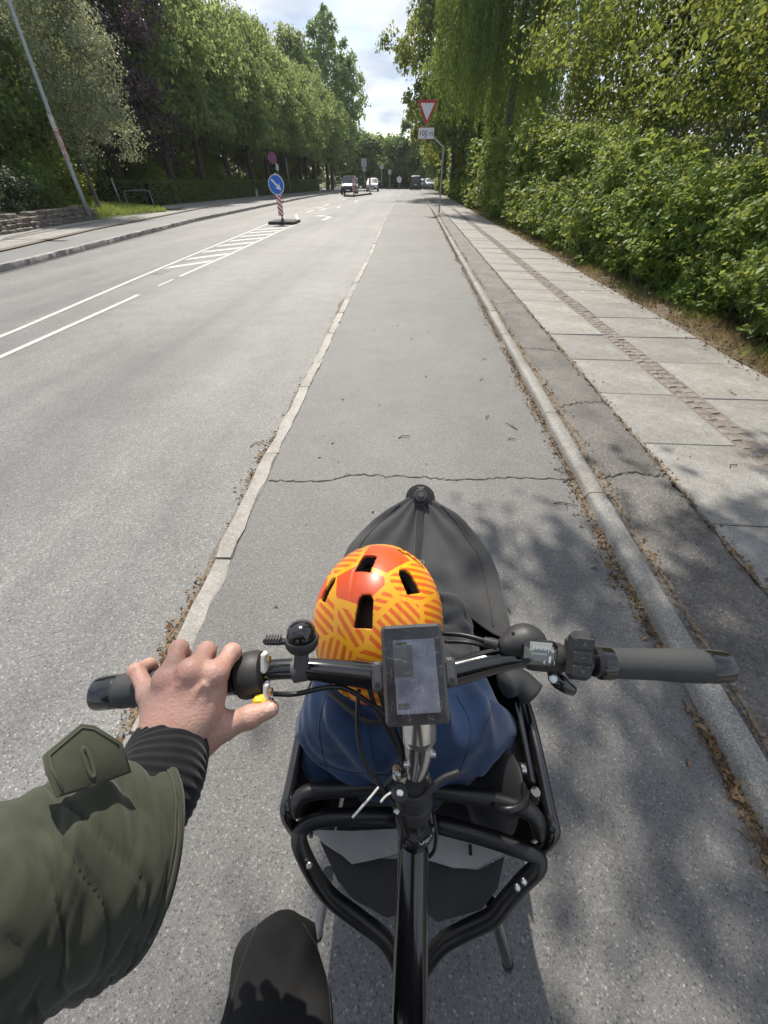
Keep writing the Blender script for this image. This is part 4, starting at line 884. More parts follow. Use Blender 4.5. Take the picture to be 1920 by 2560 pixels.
# ------------------------------------------------------------------ vehicles (front towards -y)
def car_paint(name, col): 
    t = NT(name); t.P(Base_Color=col, Roughness=.28, Metallic=.15, Coat_Weight=1.0, Coat_Roughness=.03); return t.mat
M['glass'] = plain('car_glass', (.02, .024, .028), .05, spec=.9, var=.05)
M['lamp_glass'] = plain('headlamp_glass', (.75, .78, .8), .08, .3, spec=.9)
M['tail'] = plain('tail_lamp', (.35, .01, .01), .2)
M['tyre'] = plain('tyre', (.02, .02, .02), .8)
M['plate'] = plain('number_plate', (.75, .76, .74), .5, var=.05)
def vehicle(name, label, cat_, loc, rz, paint, L, W, H, hood, kind='van', group=None):
    root = thing(name, label, cat_, loc, rz, group); w = W / 2; f = -L / 2
    if kind == 'van': st = [(f, .5, .62, .72), (f + .06, .28, hood - .12, .9), (f + .35, .25, hood - .02, .97), (f + .95, .22, hood + .1, 1), (f + 1.65, .22, H - .06, 1), (f + 2.1, .22, H, 1), (L / 2 - .35, .22, H, 1), (L / 2 - .06, .25, H - .12, .97), (L / 2, .4, H - .4, .9)]
    else: st = [(f, .45, .58, .74), (f + .07, .26, hood - .1, .9), (f + .45, .22, hood, .97), (f + 1.2, .2, hood + .1, 1), (f + 2.0, .2, H - .04, 1), (f + 2.6, .2, H, 1), (L / 2 - 1.0, .2, H - .06, 1), (L / 2 - .3, .22, hood + .15, .97), (L / 2, .35, hood - .1, .9)]
    P, k = [], 14
    for y, zb, zt, s in st:
        belt = min(zt - .03, hood + .06); ww = w * s; top = .80 if zt > hood + .2 else .9
        half = [(ww * .86, zb), (ww * .98, zb + .1), (ww, min(.65, zt * .8)), (ww * .985, belt), (ww * (top + .03), max(belt + .01, zt - .10)), (ww * (top - .04), max(belt + .015, zt - .02)), (ww * .4, zt + .01)]
        P += [(x, y, z) for x, z in half] + [(-x, y, z) for x, z in half[::-1]]
    n = len(st); m = MB(); m.add(P, [(i * k + (j + 1) % k, i * k + j, (i + 1) * k + j, (i + 1) * k + (j + 1) % k)[::-1] for i in range(n - 1) for j in range(k)] + [tuple(range(k)), tuple((n - 1) * k + j for j in range(k - 1, -1, -1))]); m.build('body', paint, root, angle=35)
    a, b = (3, 4); y0, z0, y1, z1 = st[a][0], st[a][2], st[b][0], st[b][2]; e = .02
    m = MB(); m.add([(-w * .84, y0 - e, z0 + e + .03), (w * .84, y0 - e, z0 + e + .03), (w * .70, y1 - e, z1 + e - .05), (-w * .70, y1 - e, z1 + e - .05), (0, y0 - e - .05, z0 + e + .045), (0, y1 - e - .04, z1 + e - .03)], [(0, 4, 5, 3), (4, 1, 2, 5)]); m.build('windscreen', M['glass'], root, smooth=True)
    for s in (-1, 1):
        m = MB(); m.prism([(y0 + .25, hood + .1), (L / 2 - .35, hood + .1), (L / 2 - .5, H - .18), (y1 + .05, H - .18)], (s * (w * .955), 0, 0), (0, 1, 0), (0, 0, 1), .02 * s); m.build('side_window', M['glass'], root)
        m = MB(); m.box((s * (w + .1), y0 + .35, hood + .2), (.2, .1, .16), bev=.03); m.build('mirror', paint if kind == 'car' else M['satin_black'], root)
        m = MB(); m.box((s * w * .70, f + .1, hood - .2), (.26, .12, .15), bev=.05); m.build('headlight', M['lamp_glass'], root)
        m = MB(); m.box((s * w * .86, L / 2 - .03, hood - .05), (.16, .08, .4), bev=.03); m.build('tail_light', M['tail'], root)
        for yy_ in (f + .78, L / 2 - .75):
            m = MB(); m.tube([(s * (w - .2), yy_, .31), (s * (w - .18), yy_, .31), (s * (w + .0), yy_, .31), (s * (w + .015), yy_, .31)], [.26, .31, .31, .27], 20); wh_ = m.build('wheel', M['tyre'], root, angle=40); m = MB(); m.tube([(s * (w + .012), yy_, .31), (s * (w + .022), yy_, .31)], [.2, .16], 14); m.build('rim', M['galv'], wh_)
    m = MB(); m.box((0, f + .02, .42), (W * .78, .1, .2), bev=.04); m.build('bumper', M['satin_black'], root); m = MB(); m.box((0, f - .035, .45), (.5, .012, .12)); m.build('number_plate', M['plate'], root)
    m = MB(); m.box((0, f + .0, .62), (W * .42, .08, .1), bev=.03); m.build('grille', M['satin_black'], root)
    m = MB(); m.box((0, L / 2 + .02, .8), (.5, .012, .12)); m.build('rear_plate', M['plate'], root)
    m = MB(); m.prism([(-w * .66, hood + .15), (w * .66, hood + .15), (w * .6, H - .22), (-w * .6, H - .22)], (0, L / 2 - (.02 if kind == 'van' else .45), 0), (1, 0, 0), (0, 0, 1), -.06); m.build('rear_window', M['glass'], root)
    return root
vehicle('parked_van', 'dark blue compact van driving towards us behind the island', 'van', (-8.35, 63, ROADZ), .03, car_paint('dark_blue_paint', (.012, .018, .035)), 4.3, 1.85, 1.82, .98, 'van')
vehicle('white_car', 'white car coming towards us behind the dark van', 'car', (-6.9, 80, ROADZ), .03, car_paint('white_paint', (.72, .72, .70)), 4.2, 1.85, 1.62, .95, 'car')
vehicle('black_van', 'black van seen from behind at the far junction', 'van', (-.1, 88, ROADZ), math.pi, car_paint('black_paint', (.008, .008, .009)), 4.8, 1.9, 1.95, 1.0, 'van')
vehicle('parked_car', 'silver car parked by the far right hedge', 'car', (2.3, 88, .05), .1, car_paint('silver_paint', (.45, .47, .5)), 4.2, 1.75, 1.5, .92, 'car')
vehicle('parked_car', 'blue-grey car half hidden behind the black van', 'car', (1.0, 96, ROADZ), math.pi, car_paint('blue_grey_paint', (.10, .14, .22)), 4.3, 1.75, 1.6, .95, 'car')
# ------------------------------------------------------------------ the cargo bike
def atz(x, y, z):
    v = at(x, y, 1.0) - CAM0; return CAM0 + v * ((z - CAMH) / v[2])
def aty(x, y, yw):
    v = at(x, y, 1.0) - CAM0; return CAM0 + v * (yw / v[1])
BK = thing('cargo_bike', 'black front-loading cargo bike with handlebar display seen from the saddle', 'cargo bike', (.045, 0, 0))
def W(mb, name, mat, parent=None, **k):
    o = mb.build(name, mat, None, **k)
    if parent is None or parent is BK: o.parent = BK; o.location = -Vector(BK.location)
    else: o.parent = parent
    return o
# main tube, column, handlebar
tt, tb = at(893, 1796, .62), at(885, 2212, .54); td = unit(tb - tt); BB = tt + td * .62
m = MB(); m.tube([tt, tb, BB], [.0245, .0255, .027], 28); W(m, 'main_tube', M['gloss_black'], smooth=False, angle=50)
col = [at(893, 1800, .615), at(899, 1772, .575), at(893, 1735, .535), at(891, 1690, .495), at(895, 1655, .478)]
cu_ = unit(col[-1] - col[0])
m = MB(); m.tube([col[0] - cu_ * .03, col[1]], .026, 24); W(m, 'head_tube', M['gloss_black'], angle=50)
m = MB(); m.lathe(at(899, 1782, .585), cu_, [(0, .0255), (.003, .0295), (.010, .0295), (.0175, .0215), (.019, .0205)], 28); hs = W(m, 'headset', M['satin_black'], angle=30)
m = MB(); m.tube([at(899, 1775, .575), at(893, 1735, .535)], [.0205, .021], 24); W(m, 'steerer', M['gloss_black'], angle=50)
m = MB(); m.lathe(at(893, 1742, .54), cu_, [(0, .021), (.003, .0255), (.035, .0255), (.038, .023), (.075, .0235), (.078, .0215), (.092, .0215), (.095, .018)], 28); cl_ = W(m, 'column_clamp', M['matte_black'], angle=30)
for k in range(3):
    m = MB(); m.lathe(at(893, 1742, .54) + cu_ * (-.016 + k * .005), cu_, [(0, .0225), (.0035, .0225)], 24); W(m, 'spacer', M['satin_black'], angle=30)
# lettering round the headset: each character stands on the ring
word = 'ORBIT XL II'; oc = at(899, 1782, .585) + cu_ * .0141; side = unit(np.cross(cu_, -_fw)); fr = np.cross(side, cu_)
for i, ch in enumerate(word):
    if ch == ' ': continue
    a = math.radians(12 + i * 9.2); nrm = unit(fr * math.cos(a) + side * math.sin(a)); axx = unit(np.cross(cu_, nrm))
    text_mesh('lettering', ch, .0082, M['sign_white'], None, oc + nrm * .0257, axx, unit(cu_ * .68 - nrm * .73)).parent = hs
# quick-release lever on the column
m = MB(); m.lathe(at(864, 1712, .475), unit(CAM0 - at(864, 1712, .475)), [(-.012, .010), (.006, .0105), (.008, .009)], 20); W(m, 'lever_pivot', M['matte_black'], cl_, angle=30)
m = MB(); m.lathe(at(864, 1712, .467), unit(CAM0 - at(864, 1712, .475)), [(0, .0042), (.002, .0042), (.003, .003)], 16); W(m, 'bolt', M['steel'], cl_, angle=30)
m = MB(); m.tube(spline([at(868, 1716, .472), at(890, 1728, .468), at(915, 1722, .47), at(935, 1700, .472), at(955, 1683, .475), at(992, 1668, .478)], 6), [.004] * 6 + list(np.linspace(.0045, .0062, 19)) + [.0062] * 6, 10, flat=.65); W(m, 'quick_release_lever', M['matte_black'], cl_, smooth=True)
# stem
m = MB(); m.tube([at(897, 1660, .475), at(903, 1625, .46), at(905, 1590, .452)], [.016, .0175, .0205], 20); st_ = W(m, 'stem', M['alu'], angle=50)
m = MB(); m.tube([at(905, 1590, .452), at(903, 1550, .445), at(900, 1480, .437)], [.021, .021, .018], 20); W(m, 'extension', M['alu'], st_, angle=50)
m = MB(); m.lathe(at(905, 1586, .443), unit(at(905, 1570, .43) - at(905, 1586, .443)), [(-.004, .017), (0, .017), (.003, .0145)], 22); W(m, 'cap', M['grey_plastic'], st_, angle=40)
m = MB(); m.box(at(906, 1632, .4405), (.0016, .012, .02), np.stack([_rt, _up, -_fw], 1)); W(m, 'slot', M['sign_black'], st_)
for pa_, pb_ in (((925, 1630, .447), (941, 1629, .447)), ((884, 1652, .452), (872, 1652, .452))): m = MB(); m.tube([at(*pa_), at(*pb_)], .004, 12); W(m, 'pinch_bolt', M['steel'], st_, angle=40)
m = MB(); m.box(at(857, 1669, .47), (.010, .012, .018), np.stack([_rt, _up, -_fw], 1), bev=.003); W(m, 'cable_guide', M['steel'], st_)
# handlebar
gL0, gL1, gR0, gR1 = at(222, 1497, .43), at(512, 1463, .43), at(1292, 1431, .432), at(1556, 1440, .435)
bar = spline([at(505, 1464, .43), at(585, 1447, .43), at(660, 1445, .431), at(740, 1452, .434), at(830, 1461, .437), at(898, 1461, .437), at(970, 1453, .436), at(1060, 1430, .434), at(1135, 1418, .431), at(1215, 1423, .431), gR0], 6)
br = np.interp(np.linspace(0, 10, len(bar)), [0, 1.5, 3, 4, 6, 7, 8.5, 10], [.0112, .0112, .0135, .0159, .0159, .0138, .0112, .0112])
m = MB(); m.tube(bar, br, 24); hb = W(m, 'handlebar', M['gloss_black'], smooth=True)
for a, b, nm in ((gL0, gL1, 'L'), (gR0, gR1, 'R')):
    d = unit(b - a); L = np.linalg.norm(b - a); o_ = a if nm == 'L' else b; d_ = d if nm == 'L' else -d
    m = MB(); prof = [(.018, .0172), (.024, .0185), (.05, .0182), (.08, .0168), (L - .016, .0163), (L - .012, .0175)]; m.lathe(o_, d_, prof, 28); gp = W(m, 'grip', M['rubber'], smooth=True)
    m = MB(); m.lathe(o_, d_, [(-.006, .014), (-.005, .017), (0, .0182), (.016, .0182), (.019, .0172)], 28); W(m, 'grip_end', M['gloss_black'], gp, angle=30)
    m = MB(); m.lathe(o_ + d_ * (L - .013), d_, [(0, .0178), (.002, .0182), (.013, .0182), (.015, .0165)], 28); W(m, 'grip_collar', M['gloss_black'], gp, angle=30)
# left control ring with its switch
lc = at(543, 1457, .431); ld = unit(at(600, 1446, .43) - at(505, 1464, .43))
m = MB(); m.lathe(lc - ld * .014, ld, [(0, .017), (.003, .0235), (.008, .0252), (.022, .0252), (.028, .0225), (.030, .014)], 32); lr = W(m, 'throttle_ring', M['matte_black'], angle=25)
for p_, s_ in (((571, 1430, .412), (.006, .022, .010)), ((576, 1503, .412), (.006, .03, .010))): m = MB(); m.box(at(*p_), s_, np.stack([_rt, _up, -_fw], 1), bev=.002); W(m, 'switch_plate', M['white_plastic'], lr)
m = MB(); m.box(at(562, 1513, .409), (.015, .010, .012), np.stack([_rt, _up, -_fw], 1), bev=.003); W(m, 'indicator', M['yellow_plastic'], lr)
for x_, y_ in ((582, 1494), (583, 1516), (578, 1425)): m = MB(); m.tube([at(x_, y_, .408), at(x_ + 6, y_, .408)], .004, 10); W(m, 'screw', M['brass'], lr)
# bell
ba = unit(_up - _fw * .30); bc = at(652, 1386, .405)
m = MB(); m.lathe(bc, ba, [(-.010, .008), (-.007, .0145), (-.002, .0172), (.004, .0176), (.006, .0165)], 28); be = W(m, 'bell', M['matte_black'], angle=35)
m = MB(); m.lathe(bc, ba, [(.005, .0150), (.010, .0152), (.016, .0142), (.020, .0112), (.0225, .006), (.023, .001)], 28); W(m, 'dome', M['gloss_black'], be, smooth=True)
m = MB(); m.tube([bc - ba * .005, at(651, 1420, .412), at(651, 1440, .415)], [.0085, .0075, .0085], 16); m.lathe(at(650, 1445, .431) - ld * .008, ld, [(0, .0135), (.016, .0135)], 24); W(m, 'clamp', M['grey_plastic'], be, angle=40)
m = MB(); m.box(bc - _rt * .030 + ba * .001, (.021, .0085, .010), np.stack([_rt, ba, np.cross(_rt, ba)], 1), bev=.003); m.box(bc - _rt * .019, (.010, .004, .006), np.stack([_rt, ba, np.cross(_rt, ba)], 1)); lv = W(m, 'thumb_lever', M['matte_black'], be)
m = MB(); [m.box(bc - _rt * (.0225 + k * .003) + ba * .005 - np.cross(_rt, ba) * 0, (.0012, .0024, .010), np.stack([_rt, ba, np.cross(_rt, ba)], 1)) for k in range(6)]; W(m, 'rib', M['grey_plastic'], lv)
# display
dTL, dTR, dBR, dBL = at(822, 1357, .415), at(953, 1348, .415), at(975, 1560, .385), at(832, 1568, .385)
du, dv = unit(dTR - dTL), unit((dTL + dTR - dBL - dBR)); du = unit(du - dv * np.dot(du, dv)); dn = np.cross(du, dv); dc = (dTL + dTR + dBR + dBL) / 4; DR = np.stack([du, dv, dn], 1); dw, dh = .0655, .0975
m = MB(); m.box(dc - dn * .006, (dw, dh, .012), DR, bev=.003); ds = W(m, 'display', M['grey_plastic'])
def scratch(name, col, rough):
    t = NT(name); v = t.coord('Object', (1, 1, 1)); 
    w = t.node('TexWave', wave_type='BANDS'); t.l.new(v, w.inputs[0]); w.inputs['Scale'].default_value = 60; w.inputs['Distortion'].default_value = 14; w.inputs['Detail'].default_value = 1; w.inputs['Detail Scale'].default_value = .8
    w2 = t.node('TexWave', wave_type='BANDS', bands_direction='Y'); t.l.new(v, w2.inputs[0]); w2.inputs['Scale'].default_value = 45; w2.inputs['Distortion'].default_value = 18; w2.inputs['Detail'].default_value = 1; w2.inputs['Detail Scale'].default_value = .6
    f = t.math('MAXIMUM', t.ramp(w.outputs[1], (.975, g(0)), (1, g(1))), t.ramp(w2.outputs[1], (.98, g(0)), (1, g(1)))); f = t.math('MULTIPLY', f, t.ramp(t.noise(v, 90, 2), (.45, g(0)), (.7, g(.32))))
    sm_ = t.noise(v, 45, 4); t.P(Base_Color=t.mix(f, t.mix(.5, col, t.ramp(sm_, (.35, tuple(c * .45 for c in col)), (.65, tuple(c * 1.5 for c in col)))), g(.45)), Roughness=t.math('ADD', t.math('MULTIPLY', f, .5), rough), Specular_IOR_Level=.5); return t.mat
m = MB(); m.box(dc + dn * .0006, (dw - .0065, dh - .0065, .0018), DR); W(m, 'glass', scratch('scratched_glass', (.022, .022, .025), .12), ds)
m = MB(); m.box(dc + dn * .0017 - dv * .002 + du * .0015, (.044, .071, .0006), DR); sc_ = W(m, 'screen', scratch('lcd_sky_tint', (.105, .113, .15), .16), ds)  # grey-blue of the sky's reflection is put into the screen's base colour
m = MB(); m.box(dc + dn * .0019 - du * .012 + dv * .0285, (.012, .005, .0006), DR); W(m, 'battery_symbol', plain('lcd_green', (.03, .06, .02), .3), sc_)
M['lcd_dark'] = scratch('lcd_dark', (.06, .058, .06), .2)
for x, y, w_, h_ in ((-.0105, -.013, .019, .031), (-.013, .030, .012, .005)): m = MB(); m.box(dc + dn * .0021 + du * x - dv * y, (w_, h_, .0004), DR); W(m, 'dark_field', M['lcd_dark'], sc_)
for s in (-1, 1):
    m = MB(); m.box(dc + du * s * .0385 - dn * .014 - dv * .002, (.013, .030, .014), DR, bev=.003); mo = W(m, 'display_bracket', M['grey_plastic']); m = MB(); m.lathe(dc + du * s * .039 - dn * .009 - dv * .010, dn, [(0, .0032), (.0025, .0032)], 12); W(m, 'screw_hole', M['sign_black'], mo)
# shifter
m = MB(); sR = np.stack([_rt, _up, -_fw], 1)
def sdf_obj(name, fn, lo, hi, stp, mat, parent=None, smooth=True):
    v, q = surfnet(fn, lo, hi, stp); o = bpy.data.objects.new(name, np_mesh(name, v, q, [mat], smooth=smooth)); COL.objects.link(o)
    if parent is BK or parent is None: o.parent = BK; o.location = -Vector(BK.location)
    else: o.parent = parent
    return o
s1, s2, s3 = at(1135, 1383, .427), at(1095, 1394, .425), at(1172, 1405, .428)
cc_ = (s1 + s3) / 2
shf = sdf_obj('shifter', lambda P: smin(smin(sd_ell(P, s1, (.023, .019, .015)), sd_cap(P, s1, s2, .014, .010), .008), sd_cap(P, at(1150, 1415, .431), at(1200, 1420, .431), .0165, .0165), .006), cc_ - .055, cc_ + .055, .0016, M['matte_black'])
wc = at(1167, 1411, .405); wR = np.stack([unit(_rt * .99 - _up * .08), unit(_up * .99 + _rt * .08), -_fw], 1)
m = MB(); m.box(wc, (.0345, .0235, .012), wR, bev=.006); wb_ = W(m, 'gear_window', plain('window_grey', (.16, .17, .16), .12, spec=.7), shf)
m = MB(); m.box(wc + _fw * .002, (.038, .027, .012), wR, bev=.006); W(m, 'window_rim', M['gloss_black'], shf)
wo_ = wc - _fw * .0063
text_mesh('lettering', 'Nexus', .0085, M['sign_white'], None, wo_ + wR[:, 1] * .0065 - wR[:, 0] * .0, -wR[:, 0], -wR[:, 1]).parent = wb_
text_mesh('lettering', 'SHIMANO', .0036, M['sign_white'], None, wo_ + wR[:, 1] * .0015 - wR[:, 0] * .004, -wR[:, 0], -wR[:, 1]).parent = wb_
for ch, dx in (('4', .002), ('1', .0125)): text_mesh('gear_number', ch, .0062, M['sign_white'], None, wo_ + wR[:, 0] * dx - wR[:, 1] * .0072, wR[:, 0], wR[:, 1]).parent = wb_
m = MB(); m.box(wo_ + wR[:, 0] * .0078 - wR[:, 1] * .004, (.0022, .0065, .0004), wR); W(m, 'pointer', M['sign_white'], wb_)
m = MB(); m.lathe(at(1108, 1369, .408), -_fw, [(0, .002), (.001, .002)], 10); W(m, 'screw_hole', M['sign_black'], shf)
# button pad
pc = at(1253, 1416, .408); pR = np.stack([unit(_rt * .985 - _up * .10), unit(_up * .985 + _rt * .10), -_fw], 1)
m = MB(); m.box(pc, (.0275, .0515, .012), pR, bev=.005); m.box(pc + _fw * .012, (.018, .03, .02), pR, bev=.004); bp = W(m, 'button_pad', M['matte_black'])
for k in (-1, 0, 1):
    m = MB(); m.box(pc - _fw * .0062 + pR[:, 1] * k * .0145, (.020, .0125, .0022), pR, bev=.0012); bt = W(m, 'button', M['grey_plastic'] if False else M['rubber'], bp)
    m = MB(); o_ = pc - _fw * .0078 + pR[:, 1] * k * .0145
    if k: m.prism([(-.003, -.002 * k), (.003, -.002 * k), (0, .003 * k)][::k], o_, pR[:, 0], pR[:, 1], .0004)
    else: m.box(o_, (.004, .001, .0005), pR)
    W(m, 'symbol', M['grey_plastic'], bt)
m = MB(); m.lathe(at(1285, 1428, .431), unit(gR1 - gR0), [(-.003, .0165), (.004, .0165)], 24); W(m, 'clamp', M['satin_black'], bp, angle=40)
# brake lever, right
m = MB(); m.tube(spline([at(1190, 1440, .435), at(1200, 1462, .432), at(1217, 1480, .43), at(1236, 1492, .43)], 5), list(np.linspace(.006, .011, 8)) + list(np.linspace(.011, .0075, 8)), 14, flat=.8); bl = W(m, 'brake_lever', M['gloss_black'], smooth=True)
m = MB(); m.lathe(at(1193, 1464, .424), -_fw, [(0, .005), (.003, .005), (.004, .004)], 14); W(m, 'bolt', M['steel'], bl, angle=40)
# cables
def cable(pts, r_=.0025, mat='satin_black', n=8): m = MB(); m.tube(spline(pts, 8), r_, n); return W(m, 'cable', M[mat], smooth=True)
cable([at(590, 1499, .413), at(640, 1499, .42), at(700, 1486, .425), at(745, 1487, .43), at(785, 1510, .44), at(830, 1545, .445), at(862, 1610, .455), at(872, 1655, .465)], .0028)
cable([at(775, 1492, .435), at(772, 1540, .45), at(775, 1600, .46), at(790, 1650, .465), at(820, 1695, .475), at(850, 1740, .49), at(868, 1790, .52), at(866, 1830, .57)], .0026)
cable([at(795, 1480, .45), at(812, 1530, .452), at(845, 1590, .46), at(868, 1640, .466), at(874, 1660, .47)], .003)
cable([at(815, 1478, .45), at(832, 1530, .455), at(858, 1590, .462), at(878, 1650, .466)], .0032)
cable([at(880, 1655, .468), at(850, 1680, .475), at(838, 1695, .48), at(832, 1710, .485), at(845, 1718, .485)], .0035)
cable([at(937, 1760, .56), at(942, 1800, .58), at(938, 1835, .6), at(928, 1850, .62)], .0028)
ca = cable([at(955, 1368, .45), at(1000, 1372, .44), at(1040, 1382, .432), at(1075, 1393, .426)], .0028)
m = MB(); m.tube([at(1045, 1384, .43), at(1062, 1389, .428), at(1075, 1393, .426)], [.0045, .006, .006], 12); W(m, 'barrel_adjuster', M['matte_black'], ca, angle=40)
cable([at(960, 1386, .46), at(1010, 1388, .45), at(1060, 1400, .445), at(1110, 1420, .44)], .0022)
for zp in (spline([at(818, 1700, .468), at(800, 1722, .462), at(780, 1745, .458), at(761, 1766, .455)], 4), spline([at(845, 1712, .472), at(833, 1720, .47), at(822, 1733, .468)], 4), [at(853, 1749, .49), at(860, 1755, .49)]): zt = MB(); zt.tube(zp, .0014 if len(zp) > 2 else .003, 6); W(zt, 'zip_tie', M['white_plastic'], smooth=True)

# cargo bay
hzU, hzL, zR_ = .600, .556, .585
m = MB(); m.tube(spline([atz(640, 1752, hzU - .03), atz(642, 1733, hzU - .01), atz(666, 1712, hzU), atz(740, 1704, hzU), atz(812, 1700, hzU), atz(895, 1702, hzU), atz(957, 1710, hzU), atz(1062, 1727, hzU), atz(1140, 1752, hzU), atz(1162, 1776, hzU - .01), atz(1166, 1800, hzU - .04)], 6), .0132, 18); W(m, 'bulkhead_tube', M['satin_black'], smooth=True)
yL = [(853, 1764, hzL), (760, 1764, hzL), (690, 1770, hzL), (655, 1786, hzL - .004), (646, 1815, .545), (660, 1855, .525), (690, 1908, .49), (722, 1945, .46), (778, 1987, .42), (828, 2026, .38), (856, 2072, .34), (872, 2120, .30)]
yR = [(935, 1778, hzL), (1041, 1806, hzL), (1125, 1834, hzL), (1160, 1850, hzL - .006), (1160, 1875, .54), (1130, 1905, .51), (1095, 1945, .48), (1065, 1980, .45), (1015, 2005, .42), (960, 2035, .38), (925, 2075, .34), (900, 2120, .30)]
for q_ in (yL, yR): m = MB(); m.tube(spline([atz(*p) for p in q_], 6), .0138, 18); W(m, 'frame_tube', M['satin_black'], smooth=True)
m = MB(); m.tube([atz(853, 1764, hzL), atz(895, 1768, hzL), atz(935, 1778, hzL)], .0155, 16); W(m, 'frame_tube', M['satin_black'], smooth=True)
BX0, BX1, BXC = -.178, .272, .047
for s, x in ((-1, BX0), (1, BX1)):
    m = MB(); m.tube(spline([(x - s * .012, .135, .50), (x, .15, .575), (x, .19, zR_), (x, .36, zR_ - .01), (x - s * .02, .52, .525), (x - s * .03, .78, .48), (BXC + s * .10, .96, .46), (BXC + s * .02, 1.02, .45)], 6), .0105, 14); W(m, 'side_rail', M['gloss_black'], smooth=True)
    m = MB(); m.prism([(.16, .30), (.78, .28), (.78, .45), (.5, .51), (.36, .565), (.2, .572), (.16, .55)][::-s], (x - s * .004, 0, 0), (0, 1, 0), (0, 0, 1), .006); W(m, 'side_panel', M['satin_black'])
    m = MB(); m.tube(spline([(BXC + s * .19, .16, .36), (BXC + s * .2, .5, .30), (BXC + s * .17, .85, .30), (BXC + s * .03, 1.02, .42)], 6), .0145, 12); W(m, 'lower_rail', M['satin_black'], smooth=True)
m = MB(); m.box((BXC, .5, .295), (.446, .66, .012), bev=.003); W(m, 'deck_panel', M['matte_black'])
# pale board and dark flaps under the hoops
def plate(pts, z, t_, mat, name):
    P = [atz(x, y, z) for x, y in pts]; k = len(P); m = MB(); m.add(list(P) + [p - V(0, 0, t_) for p in P], [tuple(range(k))[::-1], tuple(range(k, 2 * k))] + [(i, (i + 1) % k, k + (i + 1) % k, k + i) for i in range(k)]); return W(m, name, M[mat])
plate([(672, 1792), (760, 1795), (862, 1790), (862, 1842), (800, 1858), (760, 1866), (740, 1848), (700, 1822)], .44, .006, 'lightgrey_panel', 'seat_board')
plate([(922, 1798), (1000, 1812), (1100, 1838), (1060, 1858), (1030, 1876), (980, 1874), (922, 1856)], .44, .006, 'lightgrey_panel', 'seat_board')
plate([(690, 1815), (745, 1850), (860, 1856), (860, 1975), (835, 1983), (760, 1940), (728, 1900)], .40, .006, 'matte_black', 'mud_flap')
plate([(925, 1860), (1030, 1880), (1090, 1850), (1075, 1920), (1040, 1965), (945, 1992), (925, 1975)], .40, .006, 'matte_black', 'mud_flap')
for x, y in ((659, 1852), (669, 1869), (1117, 1916), (1131, 1903)): m = MB(); m.lathe(atz(x, y, .535), V(0, -.3, 1), [(0, .005), (.004, .005), (.006, .003)], 10); W(m, 'rivet', M['steel'], angle=40)
m = MB(); m.tube([atz(1016, 1824, .446), atz(1017, 1848, .446)], .003, 8); W(m, 'bolt', M['satin_black'])
# kickstand legs
for a, b, ft in (((702, 1925, .30), (686, 2016, .14), 'L'), ((1072, 1990, .30), (1096, 2080, .14), 'R')):
    A, B = atz(*a), atz(*b); m = MB(); m.tube([A + (A - B) * .4, B], .0105, 14); ks = W(m, 'kickstand_leg', M['gloss_black'] if ft == 'R' else M['galv'], angle=50); m = MB(); m.tube([B, B + unit(B - A) * .012], .012, 14); W(m, 'foot', M['rubber'], ks)
# black foam roll, box hardware at the right
m = MB(); m.tube(spline([atz(1090, 1478, .64), atz(1120, 1472, .635), atz(1152, 1500, .625)], 5), [.026] * 11, 18); W(m, 'foam_roll', M['rubber'], smooth=True)
m = MB(); m.tube([atz(1118, 1520, .60), atz(1150, 1690, .60)], .006, 10); W(m, 'stay', M['gloss_black'], angle=40)
m = MB(); m.tube([atz(1124, 1662, .56), atz(1142, 1662, .56)], .012, 14); W(m, 'clamp_band', M['steel'], angle=40); m = MB(); m.tube([atz(1150, 1770, .57), atz(1153, 1785, .57)], .007, 10); W(m, 'clamp_bolt', M['steel'], angle=40)
m = MB(); m.lathe(atz(1137, 1745, .52), V(0, .1, 1), [(0, .014), (.05, .012), (.052, .009), (.075, .008)], 16); W(m, 'lock_body', M['grey_plastic'], angle=40)
# front post, wheels, drivetrain
m = MB(); m.tube([(BXC, 1.02, .30), (BXC + .006, 1.05, .58)], .017, 16); fp = W(m, 'front_post', M['satin_black'], angle=50)
def wheel(name, c, R_, tw_):
    c = V(*c); m = MB(); n = 40; k = 10; P = []
    for i in range(n):
        a = 2 * math.pi * i / n; d = V(0, math.cos(a), math.sin(a))
        for j in range(k): b = 2 * math.pi * j / k; P.append(c + d * (R_ - tw_ + tw_ * math.cos(b)) + V(tw_ * math.sin(b), 0, 0))
    m.add(P, [(i * k + j, ((i + 1) % n) * k + j, ((i + 1) % n) * k + (j + 1) % k, i * k + (j + 1) % k) for i in range(n) for j in range(k)]); w_ = W(m, name, M['tyre'], smooth=True)
    m = MB(); [m.tube([c + V(s * .02, 0, 0), c + V(0, math.cos(a), math.sin(a)) * (R_ - 2 * tw_)], .0012, 4, False) for i, a in enumerate(np.linspace(0, 2 * math.pi, 28, False)) for s in ((1,) if i % 2 else (-1,))]; m.tube([c - V(.04, 0, 0), c + V(.04, 0, 0)], .02, 12); W(m, 'spokes', M['steel'], w_)
wheel('front_wheel', (BXC, .99, .255), .255, .024); wheel('rear_wheel', (BXC, -1.0, .345), .345, .022)
m = MB(); m.tube([BB, V(BXC, -.62, .86)], .018, 14); m.tube([V(BXC, -.60, .80), V(BXC, -.64, .98)], .0135, 12); m.tube([BB, V(BXC + .06, -1.0, .345)], .011, 10); m.tube([BB, V(BXC - .06, -1.0, .345)], .011, 10); m.tube([V(BXC, -.6, .72), V(BXC + .06, -1.0, .345)], .009, 10); m.tube([V(BXC, -.6, .72), V(BXC - .06, -1.0, .345)], .009, 10); W(m, 'rear_frame', M['gloss_black'], smooth=True)
